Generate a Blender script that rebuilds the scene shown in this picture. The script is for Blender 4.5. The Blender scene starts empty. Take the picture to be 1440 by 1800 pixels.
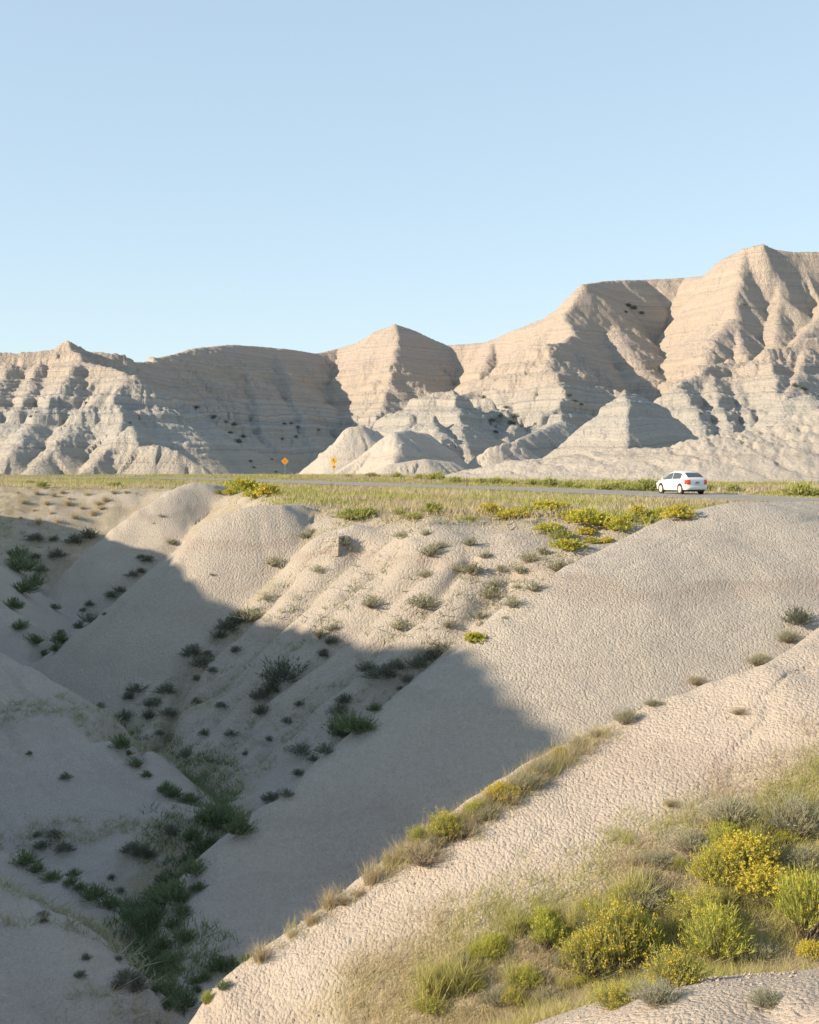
import bpy, math, random
import numpy as np
from mathutils import Vector, Matrix
random.seed(7)
rng = np.random.default_rng(7)
sc = bpy.context.scene
C = sc.collection
R = math.radians

# ------------------------------------------------------------ camera, sky, sun, exposure
F = 2400.0                      # focal length in photo pixels (1440 wide)
HOR = 811.0                     # eye level row in the photograph
cam_d = bpy.data.cameras.new('camera'); cam = bpy.data.objects.new('camera', cam_d); C.objects.link(cam)
cam.location = (0, 0, 0); cam.rotation_euler = (R(90), 0, 0)
cam_d.sensor_fit = 'HORIZONTAL'; cam_d.sensor_width = 36; cam_d.lens = 36*F/1440
cam_d.shift_y = -(900-HOR)/1440
cam_d.clip_start = 0.3; cam_d.clip_end = 20000
sc.camera = cam
SUN_EL = R(22.5); SUN_AZ = R(17.0)          # azimuth: degrees behind the camera's left
S = np.array([-math.cos(SUN_AZ)*math.cos(SUN_EL), -math.sin(SUN_AZ)*math.cos(SUN_EL), math.sin(SUN_EL)])
world = bpy.data.worlds.new('World'); sc.world = world; world.use_nodes = True
wn = world.node_tree.nodes; wl = world.node_tree.links
sky = wn.new('ShaderNodeTexSky'); sky.sky_type = 'NISHITA'; sky.sun_disc = False
sky.sun_elevation = SUN_EL
sky.sun_rotation = math.atan2(S[0], S[1])
sky.altitude = 800; sky.air_density = 1.0; sky.dust_density = 0.5; sky.ozone_density = 1.6
bg = wn['Background']; bg.inputs['Strength'].default_value = 0.15
gm = wn.new('ShaderNodeGamma'); gm.inputs[1].default_value = 0.38          # hazy, evenly bright evening sky
wl.new(sky.outputs[0], gm.inputs[0])
tn = wn.new('ShaderNodeMix'); tn.data_type = 'RGBA'; tn.blend_type = 'MULTIPLY'; tn.inputs[0].default_value = 1.0
tn.inputs[7].default_value = (1.70, 1.91, 2.03, 1); tn.clamp_result = False
wl.new(gm.outputs[0], tn.inputs[6]); wl.new(tn.outputs[2], bg.inputs['Color'])
sun_d = bpy.data.lights.new('sun', 'SUN'); sun_d.energy = 4.8; sun_d.angle = R(0.6); sun_d.color = (1.0, 0.835, 0.63)
sun = bpy.data.objects.new('sun', sun_d); C.objects.link(sun)
sun.rotation_euler = Vector(S).to_track_quat('Z', 'Y').to_euler()
vs = sc.view_settings
vs.view_transform = 'Standard'; vs.look = 'None'; vs.exposure = 0.78; vs.gamma = 1.0; vs.use_curve_mapping = False

# ------------------------------------------------------------ helpers
def W(px, py, d):               # a point at distance d on a sight line of the photograph
    return ((px-720)/F*d, d, -(py-HOR)/F*d)

_T = np.random.default_rng(3).random((256, 256)).astype(np.float32)*2-1
def vn(x, y, s=0):
    x = np.asarray(x, np.float32)+s*17.37; y = np.asarray(y, np.float32)+s*9.71
    xi = np.floor(x); yi = np.floor(y); fx = x-xi; fy = y-yi
    xi = xi.astype(np.int32) & 255; yi = yi.astype(np.int32) & 255
    x1 = (xi+1) & 255; y1 = (yi+1) & 255
    fx = fx*fx*(3-2*fx); fy = fy*fy*(3-2*fy)
    a = _T[xi, yi]; b = _T[x1, yi]; c = _T[xi, y1]; d = _T[x1, y1]
    return (a+(b-a)*fx)*(1-fy)+(c+(d-c)*fx)*fy
def fbm(x, y, o=4, s=0, g=0.5):
    r = 0; a = 1.0; t = 0
    for i in range(o):
        r = r+a*vn(x*2**i, y*2**i, s+i*3.1); t += a; a *= g
    return r/t
_J = np.random.default_rng(5).random((256, 256, 2)).astype(np.float32)
def voro(x, y):
    xi = np.floor(x); yi = np.floor(y)
    f1 = np.full(x.shape, 9, np.float32); f2 = f1.copy()
    for dx in (-1, 0, 1):
        for dy in (-1, 0, 1):
            cx = xi+dx; cy = yi+dy
            j = _J[cx.astype(np.int32) & 255, cy.astype(np.int32) & 255]
            d = (cx+j[..., 0]-x)**2+(cy+j[..., 1]-y)**2
            f2 = np.minimum(f2, np.maximum(f1, d)); f1 = np.minimum(f1, d)
    return np.sqrt(f1), np.sqrt(f2)
def sstep(a, b, x):
    t = np.clip((x-a)/(b-a), 0, 1); return t*t*(3-2*t)
def smax(a, b, k):
    h = np.clip(0.5+0.5*(a-b)/k, 0, 1)
    return b+(a-b)*h+k*h*(1-h)

def crest_eval(x, y, pts, sl, sr, Rr):
    """a rounded mound along a falling crest line; the crest height is blended so that the flanks stay smooth"""
    W_ = np.zeros(x.shape, np.float32); Z = W_.copy(); SD = W_.copy(); dm = np.full(x.shape, 1e9, np.float32)
    for (x0, y0, z0), (x1, y1, z1) in zip(pts[:-1], pts[1:]):
        dx, dy = x1-x0, y1-y0; L = math.hypot(dx, dy)+1e-6
        t = np.clip(((x-x0)*dx+(y-y0)*dy)/(L*L), 0, 1)
        qx = x-(x0+t*dx); qy = y-(y0+t*dy)
        d2 = qx*qx+qy*qy; dist = np.sqrt(d2)
        w = L*(d2+0.02)**-2.5
        W_ += w; Z += w*(z0+t*(z1-z0)); SD += w*np.clip((dx*qy-dy*qx)/(L*(dist+1e-3))*1.6, -1, 1)
        dm = np.minimum(dm, dist)
    sd = 0.5+0.5*SD/W_
    return Z/W_-(sl*sd+sr*(1-sd))*(np.sqrt(dm*dm+Rr*Rr)-Rr)

def ridge_eval(x, y, pts, sl, sr, Rr, flute=0, lam=3.0, seed=0, fl0=1.0):
    """height of a ridge given by its crest polyline: falls off left/right with slopes sl/sr, crest rounded by Rr"""
    best = np.full(x.shape, -1e4, np.float32); acc = 0.0
    bs = np.zeros(x.shape, np.float32); bd = np.zeros(x.shape, np.float32)
    for (x0, y0, z0), (x1, y1, z1) in zip(pts[:-1], pts[1:]):
        dx, dy = x1-x0, y1-y0; L = math.hypot(dx, dy)+1e-6
        t = np.clip(((x-x0)*dx+(y-y0)*dy)/(L*L), 0, 1)
        qx = x-(x0+t*dx); qy = y-(y0+t*dy)
        dist = np.sqrt(qx*qx+qy*qy)
        side = (dx*qy-dy*qx)/(L*(dist+1e-4))           # >0: left of travel
        w = 0.5+0.5*np.clip(side*1.6, -1, 1)
        c = z0+t*(z1-z0)-(sl*w+sr*(1-w))*(np.sqrt(dist*dist+Rr*Rr)-Rr)
        m = c > best
        best = np.where(m, c, best)
        if flute:
            bs = np.where(m, acc+t*L, bs); bd = np.where(m, dist*np.sign(side+1e-9), bd)
        acc += L
    if flute:
        a = np.abs(bd)
        n = 1-np.abs(vn(bs/lam+seed*5.3, bd/(lam*7), seed))*2
        n2 = 1-np.abs(vn(bs/(lam*.37)+seed*3.3, bd/(lam*3), seed+5))*2
        n3 = 1-np.abs(vn(bs/(lam*.16)+seed*2.3, bd/(lam*1.6), seed+9))*2
        best = best+flute*(0.75*n+0.42*n2+0.16*n3-0.45)*sstep(0, fl0*lam*1.6, a)
    return best

def spline(P, n=8):
    P = [np.array(p, float) for p in P]; out = []
    for i in range(len(P)-1):
        p0 = P[max(i-1, 0)]; p1 = P[i]; p2 = P[i+1]; p3 = P[min(i+2, len(P)-1)]
        for k in range(n):
            t = k/n
            out.append(0.5*((2*p1)+(-p0+p2)*t+(2*p0-5*p1+4*p2-p3)*t*t+(-p0+3*p1-3*p2+p3)*t**3))
    out.append(P[-1]); return np.array(out)

# ------------------------------------------------------------ near terrain: gully cut into the plateau
FLOOR = [W(300,1770,28)[:2]+(-11.6,), W(290,1600,34.5)[:2]+(-11.7,), W(385,1450,43.5)[:2]+(-11.9,), W(240,1350,53)[:2]+(-12.3,), W(80,1190,78)[:2]+(-12.6,), W(0,1100,96)[:2]+(-12.8,), (-60,110,-13)]
NEAR = [
 # name, pts, slope left, slope right, rounding, flute, lambda
 ('slope_front', [(16,30,-0.4),(9.5,24,-1.5),W(1421,1136,19.6),W(1250,1200,19.2),W(1100,1262,18.8),W(1000,1312,18.4),W(850,1400,17.6),W(700,1500,17),W(560,1602,16.4),W(450,1682,16),W(360,1775,15.5),(-3.2,15.2,-7.3),(-5.5,14.5,-9.6),(-9,13,-11.5)], 0.20, 1.6, 0.6, 0, 3),
 ('slope_near', [(9,6,-1.0),(5,7.6,-2.3),W(1421,1775,9.4),W(1330,1812,9.2),W(1250,1865,8.9),W(1100,1950,8.6),(-2.5,8.2,-6.2),(-6,8,-9)], 0.42, 0.42, 0.8, 0, 3),
 ('slope_camera', [(14,0,-0.2),(2,-1,-1.5),(-3,-2,-3.4),(-8,-3,-6),(-14,-2,-9)], 0.42, 0.62, 1.5, 0, 3),
 ('mound', [(30,52,-0.9),(20,49,-1.0),W(1421,885,47),W(1330,883,45),W(1200,908,43.5),W(1050,968,41),W(950,1035,39.3),W(850,1122,37.4),W(750,1202,36),W(600,1325,34),W(450,1447,32),W(412,1500,31),W(385,1590,29.5),W(345,1690,27.5),W(325,1780,25.5)], 0.37, 1.7, 1.6, 0, 3),
 ('spur_a', [(2,62,-2.0),W(605,925,56),W(530,1000,54.5),W(400,1130,53.3),W(290,1238,52.6),W(212,1312,52),(-15,51.5,-12.9)], 0.32, 0.36, 1.0, 0, 3),
 ('spur_b', [(6,58,-2.1),W(750,922,52),W(650,1005,51),W(510,1135,49.5),W(390,1262,48.6),W(300,1365,48),(-12,47.5,-12.9)], 0.30, 0.32, 1.0, 0, 3),
 ('spur_c', [(11,56,-2.2),W(880,940,50.5),W(770,1040,48.8),W(640,1160,47),W(500,1290,45.5),W(380,1418,44),(-9.5,43.4,-12.6)], 0.30, 0.32, 1.0, 0, 3),
 ('spur_d', [(15,54,-2.2),W(1000,965,48.5),W(905,1050,46.5),W(780,1160,44.2),W(650,1268,43),W(520,1375,42),(-8.5,41,-11.6)], 0.30, 0.35, 1.0, 0, 3),
 ('spur_round', [(-5,70,-2.1),W(500,889,62),W(440,893,61),W(385,916,61),W(310,990,63),W(200,1075,67),W(60,1187,73),(-24,76,-12.8)], 0.85, 1.5, 1.5, 0, 3),
 ('spur_far', [(-14,116,-2.1),W(360,850,103),W(325,850,101),W(260,885,98),W(195,930,96),W(120,1000,94),W(40,1090,92),(-31,92,-12.5)], 0.6, 1.4, 1.5, 0, 3),
 ('bank_far', [(-45,66,2),(-36,67,-4.0),W(-60,1050,68),W(20,1110,66),W(85,1168,65),(-14.5,66,-12.3)], 0.6, 0.6, 1.5, 0, 3),
 ('bank', [(-40,50,3.5),(-26,49,-2),(-18,48,-5.2),W(20,1170,47),W(130,1250,44.5),W(240,1342,41.5),W(322,1430,38.5),W(338,1480,37),(-5.7,35.6,-11.5)], 1.1, 0.33, 2.0, 0, 3),
 ('bank_low', [(-30,35,-2.5),(-18,34,-6.6),W(20,1512,33),W(110,1552,32),W(200,1605,31),W(252,1652,30),(-5.6,29.2,-11.6)], 1.1, 0.40, 1.0, 0, 3),
 ('bank_near', [(-26,26,-1.5),(-14,27,-6.2),W(20,1562,27),W(120,1622,26),W(200,1700,25.2),W(275,1778,24.6),(-3.9,24,-11.4)], 1.1, 0.25, 0.8, 0, 3),
]
NEAR = [(n_, [tuple(float(v) for v in p) for p in spline(pt, 3)])+tuple(r_) for n_, pt, *r_ in NEAR]
# plateau edge (camera side is on the right when walking this line from left to right)
EDGE = [(-90,118),(-45,113),(-30,112),(-21,111),(-15,108),(-9,92),(-6,74),(-3.5,62),(0,56.5),(3.5,53),(8,51),(13,50),(20,49),(30,44),(45,36),(70,30),(110,26)]
HILL_X = -42.0
CREASE = []
HILL = []           # crest of the hill outside the frame on the left, which casts the big shadow (filled below)
ROAD = [(36,20),(31,42),(26,65),(20.3,79),(16.6,90),(12.4,100),(7.5,109.5),(0,121.5),(-8.5,138),(-17.5,156),(-32,175),(-55,186),(-95,191),(-170,192)]
ROADP = spline(ROAD, 8)
def poly_dist(x, y, P, signed=False):
    best = np.full(x.shape, 1e6, np.float32); sg = np.ones(x.shape, np.float32)
    for (x0, y0), (x1, y1) in zip(P[:-1], P[1:]):
        dx, dy = x1-x0, y1-y0; L2 = dx*dx+dy*dy
        t = np.clip(((x-x0)*dx+(y-y0)*dy)/L2, 0, 1)
        qx = x-(x0+t*dx); qy = y-(y0+t*dy); d = np.sqrt(qx*qx+qy*qy)
        m = d < best
        best = np.where(m, d, best)
        if signed: sg = np.where(m, np.sign(dx*qy-dy*qx+1e-9), sg)
    return best*sg if signed else best

def near_height(x, y, with_hill=True, detail=True):
    x = np.asarray(x, np.float32); y = np.asarray(y, np.float32)
    wa = np.clip(y/60, 0.25, 1.3)
    wx = x+wa*(0.55*fbm(x/4.0, y/4.0, 3, 1)); wy = y+wa*(0.55*fbm(x/4.0, y/4.0, 3, 2))
    # gully floor
    h = np.full(x.shape, -13.2, np.float32)
    fd = poly_dist(x, y, [p[:2] for p in FLOOR])
    h = h+0.9*sstep(0, 14, fd)+0.25*fbm(x/2, y/2, 3, 4)
    h = h+np.clip((30-y)*0.06, 0, 1.5)
    gid = np.zeros(x.shape, np.int32)
    for i, (nm, pts, sl, sr, Rr, fl, lam) in enumerate(NEAR):
        c = crest_eval(wx, wy, pts, sl, sr, Rr)
        gid = np.where(c > h, i+1, gid)
        h = smax(h, c, {'spur_a': 0.35, 'spur_b': 0.35, 'spur_c': 0.35}.get(nm, 0.28))
    # plateau
    e = poly_dist(wx, wy, EDGE, True)                    # >0 on the plateau side
    rs = poly_dist(x, y, ROADP[::2], True)               # <0: beyond the road
    zp = -2.2+0.05*fbm(x/9, y/9, 2, 8)+sstep(6, 14, -rs)*(0.22+0.12*fbm(x/3, y/3, 3, 9))
    out = np.clip(-e, 0, None)
    # ribs running down the slope from the plateau edge
    u = y-0.12*x+0.5*fbm(x/5, y/5, 2, 17)
    rib = 0.16*(1-2*np.abs(vn(u/2.7, x/26, 12)))+0.15*(1-2*np.abs(vn(u/1.1, x/14, 13)))
    c = zp-0.80*(np.sqrt(out*out+2.0)-1.414)+rib*sstep(1, 5, out)
    far = sstep(-20, -32, x)
    c = np.where(out > 0, c*(1-far)+far*(zp-0.42*(np.sqrt(out*out+2)-1.41)+0.4*fbm(x/3, y/3, 3, 21)), c)
    gid = np.where(c > h, 50, gid)
    h = smax(h, c, 0.25)
    if with_hill and HILL:
        c = ridge_eval(x, y, HILL, 0.75, 0.75, 0.1, 0, 3, 3)
        gid = np.where(c > h, 51, gid)
        h = smax(h, c, 0.3)
    if detail:
        k = sstep(4, 0.5, e)                              # less relief on the plateau
        a = np.clip(y/45, 0.2, 1.4)
        h = h+k*a*(0.10*fbm(x/1.6, y/1.6, 4, 31)+0.02)
        # rills on the banks and fine wash lines on the big mound
        vv = (x*0.7+y*0.7)+0.4*vn(x/2, y/2, 35)
        h = h-((gid >= 11) & (gid <= 14))*(0.13*np.clip(1-3.5*np.abs(vn(vv/1.5, (x-y)/9, 36)), 0, 1)+0.05*np.clip(1-3*np.abs(vn(vv/0.5, (x-y)/5, 37)), 0, 1))
        mv = (y-0.42*x)+0.25*vn(x/1.2, y/1.2, 38)
        h = h-(gid == 4)*(0.045*np.clip(1-3*np.abs(vn(mv/0.55, x/5, 39)), 0, 1)*sstep(-0.4, 0.3, vn(x/3, y/3, 40))+0.02*np.clip(1-3*np.abs(vn(mv/0.22, x/2.5, 46)), 0, 1))
        # runnels
        uu = y-0.12*x
        h = h-k*((gid == 50) | ((gid >= 5) & (gid <= 8)))*0.14*np.clip(y/45, 0.35, 1.2)*np.clip(1-3.2*np.abs(vn(uu/1.0+0.35*vn(x/2, y/2, 9), x/12, 15)), 0, 1)
    for kk, (cp_, wd, dp) in enumerate(CREASE):
        cd = poly_dist(x+0.25*vn(x/1.5, y/1.5, 33), y+0.25*vn(x/1.5, y/1.5, 34), cp_)
        h = h-dp*np.exp(-(cd/wd)**2)+dp*0.15*np.exp(-((cd-2.6*wd)/(1.6*wd))**2)
    # road bed
    rd = np.abs(rs)
    flat = sstep(9, 4.5, rd)
    h = h*(1-flat)+flat*np.where(e > 2, -2.2, h)
    return h, gid, e

def ray_ground(px, py, d0=4.0, d1=200.0, n=2600, hill=True):
    d = d0*(d1/d0)**(np.arange(n)/(n-1))
    X = (px-720)/F*d; Z = -(py-HOR)/F*d
    h = near_height(X, d, hill, False)[0]
    k = np.nonzero(h > Z)[0]
    if len(k) == 0: return None
    k = k[0]
    return np.array([X[k], d[k], h[k]])
def ray_many(P, d0=4.0, d1=200.0, n=1500, z0=None):
    P = np.array(P, np.float32); d = (d0*(d1/d0)**(np.arange(n)/(n-1))).astype(np.float32)
    X = (P[:, :1]-720)/F*d[None]; Y = np.repeat(d[None], len(P), 0); Z = -(P[:, 1:2]-HOR)/F*d[None]
    h = near_height(X, Y, True, True)[0]
    k = np.argmax(h > Z, axis=1); i = np.arange(len(P))
    return np.stack([X[i, k], Y[i, k], h[i, k]], 1)
for cpx, wd, dp in [([(575,945),(505,1020),(440,1090),(330,1180),(180,1290)], .42, .55), ([(640,965),(520,1080),(405,1195),(300,1280),(235,1325)], .35, .42),
                    ([(750,1000),(650,1085),(560,1155),(440,1245),(335,1370)], .38, .45), ([(900,1010),(820,1100),(700,1190),(600,1290),(500,1390),(410,1440)], .30, .30),
                    ([(700,960),(600,1060),(480,1170),(380,1270)], .25, .25), ([(835,985),(740,1075),(640,1165),(540,1250),(450,1340)], .28, .28), ([(300,965),(240,1012),(170,1072),(90,1140)], .5, .4)]:
    CREASE.append(([tuple(float(t) for t in p[:2]) for p in ray_many(cpx, 30, 110)], wd, dp))
# the shadow edge across the gully gives the crest of the hill that throws it
_sb = [(1010,1298),(985,1288),(930,1252),(880,1202),(852,1150),(800,1133),(700,1140),(640,1133),(560,1108),(460,1093),(405,1068),(340,1020),(312,985),(280,968),(230,962),(192,948),(165,930),(110,926),(60,924)]
_bd = []
_sb = [tuple(v) for v in spline(_sb, 4)]
for q in _sb:
    g = ray_ground(*q, d0=24, hill=False)
    t = (HILL_X-g[0])/S[0]; p = g+t*S
    _bd.append(tuple(float(v) for v in p))
_y = max(p[1] for p in _bd); _z = [p for p in _bd if p[1] == _y][0][2]; _bd.append((HILL_X, _y+8, _z-2.0)); _bd.append((HILL_X, _y+25, _z-9))
_bd = sorted(_bd, key=lambda p: p[1])
_yy = np.arange(_bd[0][1], _bd[-1][1], 0.7); _zz = np.interp(_yy, [p[1] for p in _bd], [p[2] for p in _bd])
_ze = np.pad(_zz, 2, mode='edge'); _zz = sum(_ze[i:i+len(_zz)]*w for i, w in enumerate((.1, .2, .4, .2, .1)))
_bd = [(HILL_X, float(a), float(b)) for a, b in zip(_yy, _zz)]
_bd = [(HILL_X, 0, -4.0), (HILL_X, _bd[0][1]-10, _bd[0][2]-2.2), (HILL_X, _bd[0][1]-5, _bd[0][2]-0.2)]+_bd
HILL = _bd

# ------------------------------------------------------------ far terrain: the badlands range
P = lambda L: [W(*p) for p in L]
FAR = [
 # group, pts, slope left, slope right, round, flute amp, lambda
 ('range', P([(-500,560,430),(-200,590,400),(60,640,370),(235,638,325),(262,634,340),(290,628,360),(335,614,385),(400,606,412),(470,611,435),(560,621,462),(600,612,470),(640,600,462)]), 1.05, 0.95, 1.2, 2.4, 7),
 ('peak', P([(640,600,462),(665,582,450),(692,570,440),(715,576,442),(745,589,446),(790,607,450),(830,604,446),(880,600,436)]), 1.1, 1.1, 1.0, 1.8, 9),
 ('peak', P([(692,570,440),(696,630,420),(690,676,405),(670,715,392),(650,760,378)]), 0.8, 0.95, 0.8, 1.2, 6),
 ('range', P([(345,613,388),(325,640,378),(318,665,370)]), 1.3, 1.1, 0.5, 0.8, 4),
 ('range', P([(400,606,412),(425,650,398),(450,710,380),(480,790,350)]), 0.75, 0.75, 1.0, 1.2, 4),
 ('range', P([(470,611,435),(500,660,415),(525,720,392),(545,780,370)]), 0.75, 0.75, 1.0, 1.2, 4),
 ('range', P([(300,628,362),(330,690,350),(372,750,335)]), 0.75, 0.75, 1.0, 1.2, 4),
 ('wall', P([(850,602,442),(900,585,430),(950,560,415),(990,537,402),(1020,501,400),(1060,495,425),(1130,492,448),(1200,488,450),(1250,484,430)]), 1.25, 1.15, 1.2, 2.2, 11),
 ('wall', P([(868,606,430),(855,640,412),(842,680,396)]), 1.1, 1.1, 2.0, 0.8, 5),
 ('wall', P([(1020,501,400),(1004,548,386),(1003,590,368),(998,640,350)]), 0.9, 1.0, 1.0, 1.2, 5),
 ('wall', P([(1060,540,405),(1085,580,388),(1130,650,362),(1180,730,335)]), 0.8, 0.8, 2.5, 1.0, 5),
 ('wall', P([(1000,560,385),(1040,640,356),(1075,700,330)]), 0.8, 0.8, 2.0, 1.0, 4),
 ('tower', P([(1250,484,430),(1262,470,412),(1280,452,399),(1310,437,395),(1340,430,392),(1360,438,394),(1390,443,396),(1440,442,398),(1560,470,400),(1800,520,410)]), 1.55, 1.45, 1.0, 2.8, 9),
 ('tower', P([(1310,437,395),(1298,505,378),(1302,570,360),(1312,630,342)]), 1.05, 1.05, 1.0, 1.6, 6),
 ('tower', P([(1290,560,362),(1252,598,350),(1238,640,340)]), 1.1, 1.1, 2.5, 1.0, 5),
 ('tower', P([(1500,480,395),(1440,560,365),(1395,612,345),(1360,650,335)]), 1.0, 1.0, 1.2, 1.5, 6),
 ('shoulder', P([(998,590,366),(1000,602,350),(965,606,330),(968,645,318),(990,695,302),(955,735,286),(915,790,268)]), 0.95, 0.95, 1.0, 1.6, 5),
 ('shoulder', P([(965,606,330),(920,636,334),(880,662,336),(845,682,334),(815,694,330)]), 0.95, 0.95, 1.0, 1.3, 5),
 ('shoulder', P([(985,730,280),(1020,760,270),(1050,800,260)]), 0.85, 0.85, 1.5, 1.0, 5),
 ('shoulder', P([(985,738,262),(940,756,250),(905,776,240),(885,800,232)]), 0.9, 0.9, 0.8, 0.8, 3.5),
 ('ledge_hill', P([(1152,704,270),(1180,682,272),(1235,655,282),(1282,632,295),(1310,640,292),(1342,615,288),(1380,608,292),(1420,600,296),(1520,596,300),(1800,600,310)]), 0.95, 0.95, 0.8, 1.8, 5),
 ('ledge_hill', P([(1190,680,272),(1215,720,260),(1235,770,246)]), 0.8, 0.8, 1.2, 1.2, 4),
 ('ledge_hill', P([(1282,632,295),(1300,690,276),(1320,750,255)]), 0.85, 0.85, 1.0, 1.2, 4),
 ('ledge_hill', P([(1420,600,296),(1400,660,276),(1380,705,260),(1345,760,245)]), 0.85, 0.85, 1.0, 1.2, 4),
 ('ledge_hill', P([(1420,690,225),(1390,702,225),(1360,740,225)]), 0.9, 0.9, 0.8, 0.8, 3),
 ('pyramid_hill', P([(1091,687,220),(1108,712,212),(1102,755,204),(1096,805,197)]), 1.0, 0.9, 0.4, 0.35, 3),
 ('pyramid_hill', P([(1086,690,220.5),(1062,715,223),(1030,756,226),(985,808,228)]), 0.9, 0.9, 0.4, 0.6, 3),
 ('pyramid_hill', P([(1096,690,220.5),(1120,694,223),(1155,716,228),(1195,750,236),(1240,795,242)]), 0.9, 0.9, 0.5, 0.7, 3),
 ('left_butte', P([(-500,600,300),(-160,640,298),(-40,626,300),(20,620,300),(90,613,300),(125,604,300),(165,616,305),(215,619,306),(237,640,310),(262,668,316)]), 1.25, 1.2, 0.8, 1.1, 3.5),
 ('left_butte', P([(125,606,300),(140,632,290),(180,650,283),(233,655,274),(203,703,262),(212,738,251),(216,778,240),(195,838,226)]), 0.75, 0.95, 0.6, 1.4, 4),
 ('left_butte', P([(233,655,274),(265,682,277),(300,716,281),(370,777,286),(450,842,292)]), 1.0, 0.62, 1.5, 1.2, 6),
 ('left_butte', P([(135,628,292),(108,690,270),(62,742,256),(28,795,238)]), 0.62, 0.8, 1.2, 1.2, 4),
 ('left_butte', P([(215,662,276),(155,728,258),(100,790,240),(60,840,226)]), 0.6, 0.8, 1.2, 1.2, 4),
 ('left_butte', P([(20,640,295),(-20,700,275),(-60,780,250)]), 0.6, 0.8, 1.5, 1.2, 5),
 ('left_butte', P([(70,640,295),(48,690,278),(30,730,262)]), 0.7, 0.8, 1.0, 1.2, 4),
 ('left_foot', P([(238,750,240),(248,784,233),(285,783,230),(320,794,228),(352,815,226),(390,842,224)]), 0.9, 0.85, 0.6, 1.1, 2.2),
 ('left_foot', P([(216,778,238),(170,812,228),(130,842,222)]), 0.8, 0.8, 0.8, 1.1, 2.5),
 ('mid_butte', P([(680,738,300),(700,726,292),(735,706,286),(770,690,281),(800,687,280),(806,722,268),(812,765,255),(835,825,238)]), 0.85, 0.9, 0.8, 1.5, 3.5),
 ('mid_butte', P([(800,687,280),(832,708,284),(856,742,288),(886,785,292)]), 0.8, 0.8, 0.8, 1.0, 4),
 ('mid_butte', P([(735,706,286),(722,750,270),(700,790,256)]), 0.85, 0.85, 1.0, 1.2, 4),
 ('cone', P([(845,800,232),(872,786,230),(905,774,236)]), 0.8, 0.8, 0.6, 0.6, 2.2),
 ('mid_butte', P([(735,745,262),(760,735,262),(778,760,252),(770,800,240)]), 0.8, 0.8, 0.6, 0.8, 2.4),
 ('mid_butte', P([(850,700,292),(880,715,288),(905,740,280),(890,770,265)]), 0.8, 0.8, 0.6, 0.8, 2.6),
 ('shoulder', P([(1010,640,340),(1050,672,330),(1100,700,320),(1140,730,312)]), 0.7, 0.8, 0.6, 1.0, 3),
 ('shoulder', P([(900,655,336),(905,700,318),(880,740,305)]), 0.8, 0.8, 0.6, 0.9, 3),
 ('wall', P([(1225,560,400),(1215,620,380),(1200,700,350)]), 0.9, 0.9, 1.0, 1.0, 4),
 ('tower', P([(1360,440,395),(1375,520,378),(1370,600,355)]), 0.9, 0.9, 1.0, 1.0, 5),
 ('ledge_hill', P([(1250,655,283),(1262,700,268),(1275,760,250)]), 0.8, 0.8, 0.6, 0.9, 3),
 ('ledge_hill', P([(1345,615,290),(1360,665,272),(1372,720,258)]), 0.8, 0.8, 0.6, 0.9, 3),
 ('cone', P([(560,822,238),(586,792,236),(612,750,235),(632,748,236),(655,757,238),(700,790,242)]), 0.95, 0.9, 0.5, 0.8, 2.2),
 ('cone', P([(555,846,216),(600,826,217),(650,794,220),(692,760,222),(712,756,225),(745,762,229),(780,785,233)]), 0.8, 0.75, 0.5, 0.8, 3),
 ('cone', P([(692,760,222),(702,790,213),(690,826,203)]), 0.75, 0.75, 0.6, 0.7, 2.4),
 ('cone', P([(640,835,204),(690,816,202),(745,806,203),(790,812,206),(810,836,208)]), 0.6, 0.6, 0.8, 0.5, 2.2),
 ('low_hill', P([(770,846,165),(830,826,160),(900,811,158),(960,803,155),(1060,793,152),(1110,789,150),(1160,789,148),(1205,776,147),(1245,766,146),(1290,763,146),(1330,759,147),(1375,742,148),(1421,724,150),(1500,700,150),(1700,650,160),(2000,600,170)]), 0.5, 0.27, 2.0, 0.35, 3.0),
]
GROUPS = []
for g in FAR:
    if g[0] not in GROUPS: GROUPS.append(g[0])
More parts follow.
